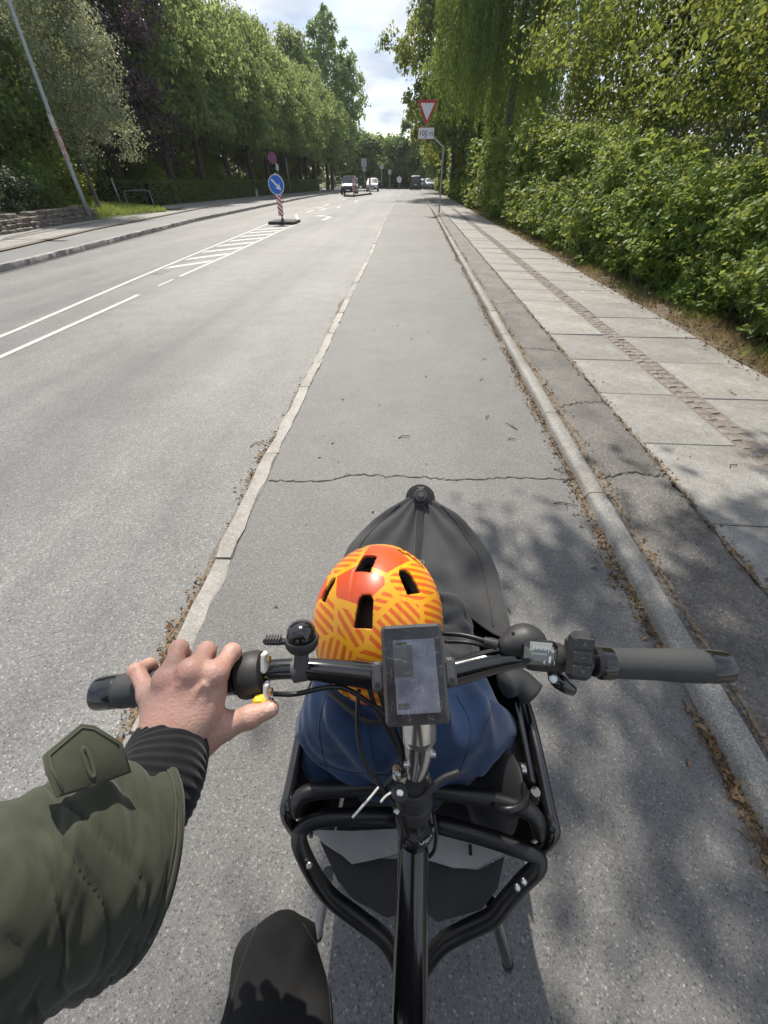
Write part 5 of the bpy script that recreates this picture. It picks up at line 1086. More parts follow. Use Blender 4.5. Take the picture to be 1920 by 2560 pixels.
m = MB(); m.tube(spline([(BXC, -.50, .985), (BXC, -.58, .995), (BXC, -.70, 1.0), (BXC, -.76, 1.0)], 4), [.018, .02, .024, .028, .034, .045, .055, .062, .068, .07, .068, .06, .03], 16, flat=1); sa = W(m, 'saddle', M['matte_black'], smooth=True); sa.scale = (1, 1, .42); sa.location[2] = .585
m = MB(); [m.tube([BB + V(s * .06, 0, 0), BB + V(s * .075, -s * .11, s * .12)], .010, 10) for s in (-1, 1)]; [m.box(BB + V(s * .13, -s * .11, s * .12), (.10, .07, .022), bev=.006) for s in (-1, 1)]; W(m, 'crank', M['satin_black'])
# lower long tube joining the bay to the rear
m = MB(); m.tube([atz(872, 2120, .30), BB, ], .017, 12); m.tube([atz(900, 2120, .30), BB + V(.01, 0, 0)], .017, 12); W(m, 'lower_tube', M['satin_black'], smooth=True)

# ------------------------------------------------------------------ rain cover over the bay
def fabric(name, col, scale=900, var=.12, rough=.85, bump=.25):
    t = NT(name); v = t.coord('Object'); w = t.noise(v, scale, 2); b = t.noise(v, 22, 5, .6)
    t.P(Base_Color=t.mix(.6, t.ramp(w, (.3, tuple(c * (1 - var * 1.6) for c in col)), (.7, tuple(c * (1 + var * 1.6) for c in col))), t.ramp(b, (.3, tuple(c * .8 for c in col)), (.7, tuple(c * 1.2 for c in col)))), Roughness=rough, Specular_IOR_Level=.25, Sheen_Weight=.15)
    t.bump(t.math('ADD', t.math('MULTIPLY', w, .25), b), bump, .002); return t.mat
M['canvas'] = fabric('grey_canvas', (.045, .045, .046)); M['seam_grey'] = fabric('dark_seam', (.03, .03, .031)); M['strap'] = fabric('black_webbing', (.02, .02, .021), 1400)
RC = thing('rain_cover', 'dark grey fabric rain cover stretched to a point over the front of the cargo bay', 'rain cover', (.05, .8, .3))
def WR(o, parent): o.parent = parent; o.location = (-Vector(parent.location)) if parent.type == 'EMPTY' else (0, 0, 0); return o
ny, nx = 60, 44; P = []; kx, ky, kz = BXC + .012, 1.045, .560
for j in range(ny + 1):
    t = j / ny; y = ky - t * (ky - .50); w_ = float(np.interp(y, [.48, .6, .72, .80, .86, .92, .98, 1.02, 1.05], [.232, .230, .224, .212, .186, .150, .103, .062, .034]))
    for i in range(nx + 1):
        u = i / nx * 2 - 1; au = abs(u); s_ = 1 if u >= 0 else -1
        if au < .72: q = au / .72; x = s_ * q * w_; zt_ = .572 - .045 * math.sin(min(1, t * 1.1) * math.pi) * (1 - q ** 2) - .004 * t; z = zt_ + .010 * math.sin(t * 3) * q
        else: q = (au - .72) / .28; x = s_ * (w_ + .012 * math.sin(q * 3)); z = .572 - .004 * t - q * .25 * min(1, t * 2.5 + .25) - .012 * q
        ang = math.atan2(x, max(.02, ky - y + .02)); z += (.012 * math.sin(ang * 9 + 1.2 * math.sin(ang * 5)) * min(1, t * 3) + .008 * math.sin(ang * 23 + 2) * max(0, 1 - abs(t - .3) * 2.5) + .006 * noise.noise(Vector((x * 14, y * 9, 2)))) * (1 if au < .72 else .3)
        yy2 = y
        if j > ny - 14 and au < .7: yy2 = y + (j - (ny - 14)) / 14 * (.07 + .05 * math.sin(u * 5 + 1))
        P.append((kx - .012 + x + .012 * (1 - t), yy2, z))
F = [(j * (nx + 1) + i, (j + 1) * (nx + 1) + i, (j + 1) * (nx + 1) + i + 1, j * (nx + 1) + i + 1) for j in range(ny) for i in range(nx)]
m = MB(); m.add(P, F); cv = m.build('cover', M['canvas'], None, smooth=True); WR(cv, RC); sol = cv.modifiers.new('thickness', 'SOLIDIFY'); sol.thickness = .0015
m = MB(); cpt = []
for j in range(4, 36):
    q = P[j * (nx + 1) + nx // 2]; cpt.append(V(q[0], q[1], q[2] + .002))
m.tube(cpt, .0125, 8, flat=.12, up=(0, 0, 1)); WR(m.build('strap', M['strap'], None, smooth=True), RC)
for iu in (9, 35):
    m = MB(); m.tube([V(*P[j * (nx + 1) + iu]) + V(0, 0, .0012) for j in range(5, ny - 2)], .0014, 5); WR(m.build('seam', M['seam_grey'], None, smooth=True), RC)
qb = V(*P[30 * (nx + 1) + nx // 2]); m = MB(); m.box(qb + V(0, .0, .006), (.042, .022, .008), bev=.002); m.box(qb + V(0, .0, .011), (.026, .016, .006), bev=.002); WR(m.build('buckle', M['matte_black'], None), RC)
pa = V(kx, 1.035, .574); pz = unit(V(0, -.55, .83)); px_, py_ = frame(pz)
m = MB(); m.lathe(pa - pz * .004, pz, [(0, .05), (.003, .05), (.005, .045), (.007, .034)], 28); WR(m.build('patch', M['strap'], None, angle=50), RC)
m = MB(); m.lathe(pa, pz, [(0, .027), (.006, .027), (.008, .022), (.016, .024), (.026, .0235), (.029, .020)], 28); kn = WR(m.build('knob', M['matte_black'], None, angle=30), RC)
m = MB(); m.lathe(pa + pz * .029, pz, [(0, .0105), (.005, .0105)], 6); m.lathe(pa + pz * .034, pz, [(0, .005), (.001, .005)], 12); WR(m.build('nut', M['grey_plastic'], None), kn)
m = MB(); m.lathe(pa + V(0, .025, -.012), V(0, .15, 1), [(0, .016), (.03, .016), (.036, .012)], 18); WR(m.build('post_cap', M['matte_black'], None, angle=40), kn)
# folded-back flap beside the helmet
def flapfn(P):
    a, b, c_, d_ = V(.075, .62, .585), V(.13, .60, .58), V(.09, .44, .60), V(.14, .45, .585)
    f = smin(sd_cap(P, a, c_, .028, .034), sd_cap(P, b, d_, .03, .034), .02); f = smin(f, sd_cap(P, V(.16, .56, .56), V(.17, .47, .56), .022, .03), .012)
    return f + .006 * np.sin(P[..., 0] * 75 + 4 * np.sin(P[..., 1] * 30)) * np.sin(P[..., 1] * 42 + P[..., 2] * 30) + .003 * np.sin(P[..., 1] * 110 + P[..., 0] * 60)
v, q_ = surfnet(flapfn, (.0, .36, .5), (.24, .70, .68), .005); o = bpy.data.objects.new('folded_flap', np_mesh('folded_flap', v, q_, [fabric('grey_flap_canvas', (.06, .059, .06))], smooth=True)); COL.objects.link(o); WR(o, RC)

# ------------------------------------------------------------------ child passenger and helmet
M['blue_cloth'] = fabric('blue_jacket_cloth', (.014, .036, .092), 1100, .1, .75, .3)
M['hair'] = fabric('brown_hair', (.055, .032, .02), 300, .4, .5, .8)
def skin_mat(name, col, red):
    t = NT(name); v = t.coord('Object'); n1 = t.noise(v, 42, 4, .6); n2 = t.noise(v, 260, 4, .6); n3 = t.vor(v, 420)
    b = t.mix(t.ramp(n1, (.38, g(0)), (.68, g(.85))), col, red); b = t.mix(.25, b, t.ramp(n2, (.3, tuple(c * .75 for c in col)), (.7, tuple(min(1, c * 1.2) for c in col))))
    t.P(Base_Color=b, Roughness=.48, Subsurface_Weight=.12, Subsurface_Radius=(.008, .003, .0015), Specular_IOR_Level=.4); t.b.inputs['Subsurface Scale'].default_value = .5
    n4 = t.noise(t.coord('Object', (1, 1, 1), (.4, .2, .7)), 130, 5, .7); t.bump(t.math('ADD', t.math('ADD', t.math('MULTIPLY', n3, .6), n2), t.math('MULTIPLY', n4, 1.2)), .4, .0013); return t.mat
M['skin'] = skin_mat('skin', (.475, .295, .235), (.50, .245, .20))
CH = thing('person', 'child in a blue jacket and helmet sitting in the cargo bay', 'person', (.02, .32, .3))
HC, HR = V(-.030, .338, .892), V(.0975, .123, .102)
def childfn(P):
    f = sd_ell(P, HC + V(0, .012, -.045), (.072, .088, .10)); f = smin(f, sd_cap(P, HC + V(0, .0, -.12), V(-.01, .31, .72), .04, .05), .02)
    f = smin(f, sd_ell(P, HC + V(0, .10, -.075), (.012, .014, .016)), .012)
    for s in (-1, 1): f = smin(f, sd_ell(P, HC + V(s * .074, .0, -.06), (.010, .02, .026)), .008); f = np.maximum(f, -sd_ell(P, HC + V(s * .028, .10, -.05), (.014, .010, .008)))
    f = np.maximum(f, -sd_ell(P, HC + V(0, .098, -.112), (.022, .008, .004)))
    for s in (-1, 1):
        f = smin(f, sd_cap(P, V(.03 + s * .09, .62, .44), V(.03 + s * .10, .66, .45), .026, .02), .01)
    return f
v, q_ = surfnet(childfn, (-.16, .2, .38), (.2, .74, 1.02), .006); o = bpy.data.objects.new('body', np_mesh('body', v, q_, [M['skin']], smooth=True)); COL.objects.link(o); WR(o, CH)
for s in (-1, 1):
    m = MB(); m.lathe(HC + V(s * .028, .088, -.05), (0, 1, 0), [(-.008, .005), (-.003, .009), (.001, .009), (.004, .004)], 12); WR(m.build('eye', M['sign_white'], None, smooth=True), CH)
def hairfn(P): return np.maximum(sd_ell(P, HC + V(0, .0, -.028), (.080, .097, .098)), np.maximum(P[..., 1] - (HC[1] + .072), (HC[2] - .12) - P[..., 2]))
v, q_ = surfnet(hairfn, HC - .13, HC + .13, .005); o = bpy.data.objects.new('hair', np_mesh('hair', v, q_, [M['hair']], smooth=True)); COL.objects.link(o); WR(o, CH)
from mathutils.bvhtree import BVHTree
def seams_on(v, q_, owner, lines, mat, name, r_=.0011):
    bv = BVHTree.FromPolygons([tuple(p) for p in v], [tuple(map(int, f)) for f in q_])
    for ln in lines:
        pts = []
        for x, y in spline(ln, 10):
            h_ = bv.ray_cast(Vector(CAM0), Vector(unit(at(x, y, 1.0) - CAM0)))
            if h_[0] is not None: pts.append(np.array(h_[0]))
        if len(pts) > 3: m = MB(); m.tube(pts, r_, 6); s_ = m.build(name, M[mat], None, smooth=True); s_.parent = owner
M['blue_seam'] = fabric('dark_blue_thread', (.008, .02, .055), 900)
def jacketfn(P):
    f = sd_ell(P, V(.015, .285, .60), (.165, .105, .18)); f = smin(f, sd_cap(P, V(-.095, .285, .70), V(.105, .285, .69), .056, .056), .045)
    f = smin(f, sd_cap(P, V(-.085, .245, .745), V(-.01, .215, .735), .030, .036), .012); f = smin(f, sd_cap(P, V(-.01, .215, .735), V(.075, .245, .74), .036, .030), .012)
    f = smin(f, sd_cap(P, V(-.11, .28, .69), V(-.125, .27, .55), .055, .055), .03); f = smin(f, sd_cap(P, V(.12, .28, .67), V(.185, .31, .545), .055, .058), .03)
    f = smin(f, sd_cap(P, V(-.125, .27, .55), V(-.07, .58, .44), .055, .035), .03); f = smin(f, sd_cap(P, V(.185, .31, .545), V(.12, .60, .44), .055, .035), .03)
    f = smin(f, np.maximum(sd_cap(P, V(-.01, .31, .74), V(-.015, .315, .80), .058, .052), -sd_cap(P, V(-.01, .31, .75), V(-.015, .315, .85), .046, .042)), .02)
    x, y, z = P[..., 0], P[..., 1], P[..., 2]
    return f + .006 * np.sin(z * 42 + 4 * np.sin(x * 17 + 1) + y * 25) * np.clip(1.2 - np.abs(x) * 3, .2, 1) + .005 * np.sin(x * 40 + z * 34 + 3 * np.sin(z * 21)) + .002 * np.sin(z * 120 + x * 70 + 3 * np.sin(x * 40))
v, q_ = surfnet(jacketfn, (-.25, .1, .36), (.3, .68, .84), .007); o = bpy.data.objects.new('jacket', np_mesh('jacket', v, q_, [M['blue_cloth']], smooth=True)); COL.objects.link(o); WR(o, CH)
seams_on(v, q_, o, [[(705, 1500), (690, 1560), (695, 1620), (715, 1690)], [(790, 1540), (800, 1600), (815, 1690)], [(985, 1500), (1015, 1560), (1010, 1620), (985, 1680)], [(660, 1640), (760, 1668), (860, 1676)]], 'blue_seam', 'seam')
def legsfn(P):
    f = sd_cap(P, V(.02, .30, .40), V(.02, .36, .40), .12, .11)
    for s in (-1, 1): f = smin(f, sd_cap(P, V(.03 + s * .06, .38, .40), V(.03 + s * .08, .66, .44), .06, .05), .03); f = smin(f, sd_cap(P, V(.03 + s * .08, .66, .44), V(.03 + s * .07, .74, .34), .048, .04), .02)
    return f
v, q_ = surfnet(legsfn, (-.2, .14, .26), (.26, .82, .56), .009); o = bpy.data.objects.new('trousers', np_mesh('trousers', v, q_, [M['strap']], smooth=True)); COL.objects.link(o); WR(o, CH)

# helmet with a printed pattern of striped facets
t = NT('helmet_print'); v = t.coord('Object', (1, 1, 1), (math.radians(-28), 0, 0)); nd = t.node('VectorMath', operation='MULTIPLY'); t.l.new(v, nd.inputs[0]); nd.inputs[1].default_value = (1, 1, .12)
vo = t.node('TexVoronoi', feature='F1'); t.l.new(nd.outputs[0], vo.inputs['Vector']); vo.inputs['Scale'].default_value = 15
ve = t.node('TexVoronoi', feature='DISTANCE_TO_EDGE'); t.l.new(nd.outputs[0], ve.inputs['Vector']); ve.inputs['Scale'].default_value = 15
cr_ = t.sub(vo.outputs['Color'], 0); cg_ = t.sub(vo.outputs['Color'], 1); ang = t.math('MULTIPLY', cr_, 6.283)
sx, sy = t.sub(v, 0), t.sub(v, 1); dd_ = t.math('ADD', t.math('MULTIPLY', sx, t.math('COSINE', ang)), t.math('MULTIPLY', sy, t.math('SINE', ang)))
stp_ = t.math('GREATER_THAN', t.math('SINE', t.math('MULTIPLY', dd_, 600.0)), -.05)
plainc = t.math('GREATER_THAN', cg_, .20); stp_ = t.math('MAXIMUM', t.math('MULTIPLY', stp_, plainc), t.math('SUBTRACT', 1.0, plainc)); edge = t.math('GREATER_THAN', ve.outputs['Distance'], .042)
fac = t.math('MULTIPLY', stp_, edge); redc = t.mix(plainc, (.78, .095, .02), (.78, .14, .016))
t.P(Base_Color=t.mix(fac, (.93, .42, .015), redc), Roughness=.34, Specular_IOR_Level=.45, Coat_Weight=.15, Coat_Roughness=.1); M['helmet'] = t.mat
HL = thing('bicycle_helmet', 'orange and yellow striped child helmet with dark vents', 'helmet', tuple(HC - V(0, 0, .09)))
def hit(x, y):
    o_ = (CAM0 - HC) / HR; d_ = (at(x, y, 1.0) - CAM0) / HR; a, b, c = d_ @ d_, 2 * o_ @ d_, o_ @ o_ - 1; t_ = (-b - math.sqrt(max(0, b * b - 4 * a * c))) / (2 * a); return CAM0 + (at(x, y, 1.0) - CAM0) * t_
vents = []
for x, y, wv, hv, tp in ((791, 1214, .0115, .0185, .25), (707, 1272, .0098, .018, .55), (884, 1254, .0115, .0195, .5), (787, 1319, .0108, .0215, .45), (893, 1205, .007, .026, .2), (745, 1500, .007, .02, .3), (1000, 1290, .008, .02, .3), (690, 1440, .009, .022, .3), (800, 1120, .014, .02, .3), (720, 1160, .012, .02, .3), (870, 1150, .012, .02, .3)):
    p = hit(x, y) if y > 1183 and x < 950 else None
    if p is None:
        d_ = {1000: V(.85, .1, .25), 800: V(0, .8, .5), 720: V(-.5, .65, .45), 870: V(.5, .65, .45)}[x]; p = HC + d_ * HR / np.linalg.norm(d_)
    nrm = unit((p - HC) / (HR * HR)); upv = unit(_up - nrm * (_up @ nrm)); 
    if x == 893: upv = unit(upv - _rt * .9); upv = unit(upv - nrm * (upv @ nrm))
    vents.append((p, nrm, upv, np.cross(upv, nrm), wv, hv, tp))
def helmfn(P):
    e = sd_ell(P, HC, HR); x, y, z = (P[..., k] - HC[k] for k in range(3))
    e = e + .0012 * np.clip(1 - np.abs(x - .034) / .004, 0, 1) + .0012 * np.clip(1 - np.abs(x + .034) / .004, 0, 1)
    f = np.maximum(e, -sd_ell(P, HC - V(0, 0, .004), HR - .017)); low = -.052 - .025 * np.clip(-y / .12, 0, 1) + .012 * np.clip(y / .12, 0, 1); f = np.maximum(f, low - z)
    for p, nrm, a, b, wv, hv, tp in vents:
        q = P - p; u, w_, n_ = q @ b, q @ a, q @ nrm
        hexd = np.maximum(np.maximum(np.abs(u) - wv * (1 - tp * .25 * np.clip(w_ / hv, -1, 1)), np.abs(w_) - hv), (np.abs(u) * .75 + w_ * .55) - (wv * .75 * (1 - tp) + hv * .52))
        f = np.maximum(f, -np.maximum(hexd, np.abs(n_) - .03))
    return f
v, q_ = surfnet(helmfn, HC - V(.106, .132, .09), HC + V(.106, .132, .11), .0017)
inner = sd_ell(v[q_].mean(1), HC, HR) < -.0045
o = bpy.data.objects.new('shell', np_mesh('shell', v, q_, [M['helmet'], plain('helmet_foam', (.03, .028, .026), .85, scale=300)], smooth=True, mi=inner.astype(int))); COL.objects.link(o); WR(o, HL); sh = o
m = MB(); m.tube(spline([HC + V(-.088, -.035, -.06), HC + V(-.075, .0, -.12), HC + V(-.03, .03, -.165), HC + V(.0, .04, -.17), HC + V(.03, .03, -.165), HC + V(.075, 0, -.12), HC + V(.088, -.035, -.06)], 6), .009, 8, flat=.2); WR(m.build('chin_strap', M['strap'], None, smooth=True), HL)
m = MB(); m.tube(spline([HC + V(-.07, -.085, -.07), HC + V(0, -.118, -.085), HC + V(.07, -.085, -.07)], 6), .008, 8, flat=.4); WR(m.build('fit_band', M['matte_black'], None, smooth=True), HL)
m = MB(); m.box(HC + V(-.088, .03, .03), (.012, .05, .03), bev=.004); WR(m.build('side_badge', M['white_plastic'], None), HL) if False else None
# black bag and blanket beside the child
BG = thing('black_bag', 'small black bag tucked beside the child at the right of the bay', 'bag', (.19, .25, .3))
def bagfn(P): 
    f = sd_ell(P, V(.205, .235, .47), (.055, .075, .13)); return f + .005 * np.sin(P[..., 2] * 60 + P[..., 0] * 40) * np.sin(P[..., 1] * 45)
v, q_ = surfnet(bagfn, (.12, .12, .3), (.28, .34, .63), .008); o = bpy.data.objects.new('pouch', np_mesh('pouch', v, q_, [M['strap']], smooth=True)); COL.objects.link(o); WR(o, BG)
m = MB(); m.tube(spline([(.16, .2, .57), (.18, .17, .62), (.22, .18, .62), (.24, .22, .57)], 5), .006, 8); WR(m.build('handle', M['satin_black'], None, smooth=True), BG)
# ------------------------------------------------------------------ the rider (left hand, sleeve, knee in view)
RD = thing('person', 'rider in an olive jacket with left hand on the handlebar grip', 'person', (-.03, -.45, 0))
JW, JI, JM, JR, JP = at(386, 1592, .388), at(466, 1456, .388), at(414, 1450, .382), at(362, 1466, .385), at(321, 1500, .394)
fing = [  # mcp, pip, dip, tip, radii
    (JI, at(501, 1410, .418), at(505, 1418, .447), at(495, 1450, .458), (.0112, .0090, .0080, .0074)),
    (JM, at(446, 1407, .417), at(450, 1412, .450), at(446, 1448, .461), (.0116, .0093, .0082, .0075)),
    (JR, at(387, 1402, .416), at(396, 1412, .448), at(398, 1450, .460), (.0110, .0088, .0078, .0072)),
    (JP, at(296, 1450, .414), at(322, 1436, .436), at(345, 1462, .452), (.0100, .0078, .0070, .0065))]
TH = [at(425, 1590, .393), at(482, 1570, .396), at(540, 1548, .400), at(584, 1532, .404)]
EL = V(-.335, -.07, 1.065)
FA = at(262, 1800, .322)
def handfn(P):
    f = sd_cap(P, FA, JW, .034, .030)
    f = smin(f, sd_ell(P, (JW + JM) / 2, (.037, .046, .026)), .02)
    for (a, b, c_, d_, rr_) in fing:
        base = JW + (a - JW) * .15
        f = smin(f, sd_cap(P, base, a, .0165, rr_[0]), .016)
    fgs = None
    for (a, b, c_, d_, rr_) in fing:
        g_ = smin(sd_cap(P, a, b, rr_[0] * .90, rr_[1]), sd_cap(P, b, c_, rr_[1] * .98, rr_[2]), .004); g_ = smin(g_, sd_cap(P, c_, d_, rr_[2], rr_[3]), .004)
        g_ = smin(g_, np.linalg.norm(P - (b - _fw * .001 + _up * .001), axis=-1) - rr_[1] * 1.0, .004)
        fgs = g_ if fgs is None else smin(fgs, g_, .0022)
    f = smin(f, fgs, .007)
    for (a, b, c_, d_, rr_) in fing[:3]: f = smin(f, np.linalg.norm(P - (a - _fw * .0045 + _up * .002), axis=-1) - rr_[0] * .72, .010)
    th = smin(sd_cap(P, TH[0], TH[1], .0195, .0135), sd_cap(P, TH[1], TH[2], .0132, .0105), .006); th = smin(th, sd_cap(P, TH[2], TH[3], .0108, .0088), .004)
    th = smin(th, np.linalg.norm(P - TH[2] + _fw * .001, axis=-1) - .0112, .004)
    f = smin(f, th, .014); f = smin(f, sd_cap(P, JW, TH[0], .024, .019), .015)
    for pa_, pb_, pc_ in (((395, 1560, .366), (410, 1520, .367), (438, 1478, .369)), ((420, 1550, .370), (440, 1510, .371), (447, 1485, .371)), ((370, 1550, .368), (368, 1515, .369), (386, 1480, .369))):
        f = smin(f, smin(sd_cap(P, at(*pa_), at(*pb_), .0012, .0016), sd_cap(P, at(*pb_), at(*pc_), .0016, .001), .002), .006)
    # tendons and creases
    for (a, *_r) in fing[:3]: f = smin(f, sd_cap(P, JW * .35 + a * .65 - _fw * .0125, a - _fw * .0105, .0022, .0026), .006)
    f = f + .00035 * np.sin(900 * ((P - TH[2]) @ unit(TH[3] - TH[1]))) * np.exp(-(np.linalg.norm(P - TH[2], axis=-1) / .009) ** 2)
    for (a, b, *_r) in fing: f = f + .0004 * np.sin(1000 * ((P - b) @ unit(b - a))) * np.exp(-(np.linalg.norm(P - b, axis=-1) / .010) ** 2)
    return f
allp = np.array([JW, *TH] + [p for fg in fing for p in fg[:4]])
v1, q1 = surfnet(handfn, allp.min(0) - .034, allp.max(0) + .024, .0017)
# the rest of the body behind the camera
SHL, SHR, NK = V(-.19, -.42, 1.34), V(.17, -.42, 1.34), V(-.01, -.42, 1.42)
def bodyfn(P):
    f = sd_cap(P, V(0, -.58, .98), V(-.01, -.45, 1.30), .13, .13); f = smin(f, sd_cap(P, SHL, SHR, .07, .07), .06); f = smin(f, sd_cap(P, NK, V(-.01, -.38, 1.52), .055, .052), .03)
    f = smin(f, sd_ell(P, V(-.01, -.36, 1.62), (.075, .095, .115)), .02); f = smin(f, sd_ell(P, V(-.01, -.262, 1.60), (.014, .02, .02)), .01)
    for s in (-1, 1): f = smin(f, sd_ell(P, V(-.01 + s * .077, -.37, 1.61), (.012, .02, .03)), .008); f = np.maximum(f, -sd_ell(P, V(-.01 + s * .03, -.27, 1.63), (.014, .010, .008)))
    f = smin(f, sd_cap(P, SHL, EL, .05, .042), .03); f = smin(f, sd_cap(P, EL, FA, .040, .034), .02); f = smin(f, sd_cap(P, FA, JW, .034, .028), .01)
    ER = V(.29, -.30, 1.10); f = smin(f, sd_cap(P, SHR, ER, .05, .042), .03); f = smin(f, sd_cap(P, ER, V(.10, -.14, 1.33), .04, .028), .02); f = smin(f, sd_ell(P, V(.07, -.115, 1.36), (.04, .02, .045)), .02)
    return f
v2, q2 = surfnet(bodyfn, (-.45, -.75, .8), (.4, .2, 1.78), .0135); keep = ~((v2[q2].mean(1)[:, 1] > JW[1] - .03) & (v2[q2].mean(1)[:, 0] < -.1)); q2 = q2[keep]
ov = np.concatenate([v1, v2]); oq = np.concatenate([q1, q2 + len(v1)])
o = bpy.data.objects.new('body', np_mesh('body', ov, oq, [M['skin']], smooth=True)); COL.objects.link(o); WR(o, RD); rb = o
# thumb nail
nz_ = unit(-_fw * .75 + _up * .25 - _rt * .05); tdv = unit(TH[3] - TH[2]); nz_ = unit(nz_ - tdv * (nz_ @ tdv)); nb = np.cross(nz_, tdv); P = []
for i in range(7):
    for j in range(7): u, w_ = i / 6 * 2 - 1, j / 6 * 2 - 1; P.append(TH[3] - tdv * .0005 + tdv * u * .0062 * (1 - .12 * w_ * w_) + nb * w_ * .0056 + nz_ * (.0094 - .0028 * w_ * w_ - .0006 * u * u))
m = MB(); m.add(P, [(i * 7 + j, (i + 1) * 7 + j, (i + 1) * 7 + j + 1, i * 7 + j + 1) for i in range(6) for j in range(6)]); nl = m.build('thumb_nail', skin_mat('nail', (.56, .36, .29), (.6, .38, .32)), None, smooth=True); nl.parent = rb
m = MB(); m.lathe(V(-.01, -.36, 1.665), (0, 0, 1), [(-.05, .10), (.0, .105), (.05, .085), (.085, .04), (.09, .001)], 20); WR(m.build('hair', M['hair'], None, smooth=True), RD)

# knitted cuff and sleeve
M['olive'] = None
t = NT('olive_twill'); v = t.coord('Object'); wv_ = t.noise(t.coord('Object', (1, 1, .3), (.5, .3, .6)), 900, 2)
b = t.noise(v, 9, 5, .6); b2 = t.noise(v, 60, 4, .6); c_ = (.040, .044, .029)
cc2 = t.mix(.5, t.ramp(b, (.3, tuple(k * .74 for k in c_)), (.7, tuple(k * 1.3 for k in c_))), t.ramp(b2, (.3, tuple(k * .8 for k in c_)), (.7, tuple(k * 1.2 for k in c_))))
cc2 = t.mix(.25, cc2, t.ramp(wv_, (.3, g(.6)), (.7, g(1.25))), 'MULTIPLY'); t.P(Base_Color=cc2, Roughness=.85, Specular_IOR_Level=.2, Sheen_Weight=.2); t.bump(t.math('ADD', t.math('MULTIPLY', wv_, .3), t.math('MULTIPLY', b2, .6)), .25, .001); M['olive'] = t.mat
M['olive_thread'] = fabric('olive_seam_thread', (.058, .062, .042), 600)
M['knit'] = fabric('black_knit', (.009, .009, .0105), 700, .3, .9, .4)
def sweep(pts, rad, n, prof, close=True, rows=10):
    """elliptic sweep; prof(i_t, angle) returns a radius factor"""
    C_ = spline(pts, rows); m_ = len(C_); rr2 = np.interp(np.linspace(0, 1, m_), np.linspace(0, 1, len(rad)), rad); T = [unit(C_[min(i + 1, m_ - 1)] - C_[max(i - 1, 0)]) for i in range(m_)]; u = unit(-_fw - T[0] * (-_fw @ T[0])); P = []
    for i in range(m_):
        u = unit(u - T[i] * (u @ T[i])); w_ = np.cross(T[i], u)
        for j in range(n): a = 2 * math.pi * j / n; k = rr2[i] * prof(i / (m_ - 1), a); P.append(C_[i] + k * (math.cos(a) * u * .86 + math.sin(a) * w_))
    F = [(i * n + j, i * n + (j + 1) % n, (i + 1) * n + (j + 1) % n, (i + 1) * n + j) for i in range(m_ - 1) for j in range(n)]; return P, F, C_
cuffp = [at(366, 1606, .386), at(362, 1630, .370), at(352, 1668, .353), at(334, 1712, .340), at(300, 1760, .330), at(250, 1800, .322)]
P, F, _c = sweep(cuffp, [.0400, .0430, .0435, .0435, .0435, .043], 90, lambda t_, a: (1 + .014 * math.sin(t_ * 2 * math.pi * 22 + .8 * math.sin(a * 2 + 1) + .3 * math.sin(a * 5)) + .018 * math.sin(a * 3 + t_ * 7) + .012 * noise.noise(Vector((math.cos(a) * 3, math.sin(a) * 3, t_ * 9)))) * (1 - .07 * math.exp(-(t_ / .02) ** 2)), rows=30)
m = MB(); m.add(P, F); WR(m.build('knit_cuff', M['knit'], None, smooth=True), RD)
slp = [at(285, 1850, .318), at(262, 1858, .312), at(200, 1885, .298), at(105, 1928, .280), at(0, 1980, .262), V(-.297, -.030, 1.043), EL, EL + (SHL - EL) * .35, EL + (SHL - EL) * .7, SHL + V(-.03, .03, -.02)]
def slprof(t_, a):
    e = min(1, t_ * 6); f = 1 + .030 * math.sin(a * 2 + 2 + t_ * 9) * e + .022 * math.sin(a * 5 + t_ * 26) * e + .02 * math.sin(t_ * 60 + 2.2 * math.sin(a * 2)) * e * .7 + .012 * math.sin(t_ * 120 + 3 * math.cos(a)) + .05 * noise.noise(Vector((t_ * 14, math.cos(a) * 1.5, math.sin(a) * 1.5))) * e + .05 * abs(noise.noise(Vector((t_ * 22 + math.sin(a) * 2.5, math.cos(a) * 1.8, 5)))) * e - .045 * max(0, 1 - abs(noise.noise(Vector((t_ * 11 + math.cos(a) * 1.6, math.sin(a) * 1.6, 9)))) * 7) * e
    return f + .006 * math.exp(-(t_ / .012) ** 2)
P, F, slc = sweep(slp, [.0725, .073, .074, .0755, .077, .078, .08, .08, .082, .09], 90, slprof, rows=24)
m = MB(); m.add(P, F); sl_ = m.build('jacket_sleeve', M['olive'], None, smooth=True); WR(sl_, RD); so_ = sl_.modifiers.new('thickness', 'SOLIDIFY'); so_.thickness = .003; so_.offset = -1
SP = np.array(P).reshape(-1, 90, 3)
def seam(path, r_=.0012, name='seam', mat='olive_thread'): m = MB(); m.tube([SP[i, j % 90] + (SP[i, j % 90] - slc[i]) * .012 for i, j in path], r_, 6); o = m.build(name, M[mat], None, smooth=True); o.parent = sl_; return o
seam([(11, j) for j in range(91)], .0013); seam([(14, j) for j in range(91)], .0007, 'stitch_row'); seam([(0, j) for j in range(91)], .0014, 'hem', 'olive')
jt = [int(np.argmax([(p - CAM0) @ _up - .35 * ((p - CAM0) @ _rt) for p in SP[i]])) for i in range(len(SP))]
js = int(np.argmin([abs(((at(120, 1760, .27) - CAM0) / np.linalg.norm(at(120, 1760, .27) - CAM0)) @ ((p - CAM0) / np.linalg.norm(p - CAM0)) - 1) for p in SP[24]]))
seam([(i, js) for i in range(0, 100)], .0014, 'long_seam'); seam([(i, js + 2) for i in range(0, 100)], .0008, 'stitch_row'); seam([(i, js + 20) for i in range(0, 90)], .0010, 'long_seam')
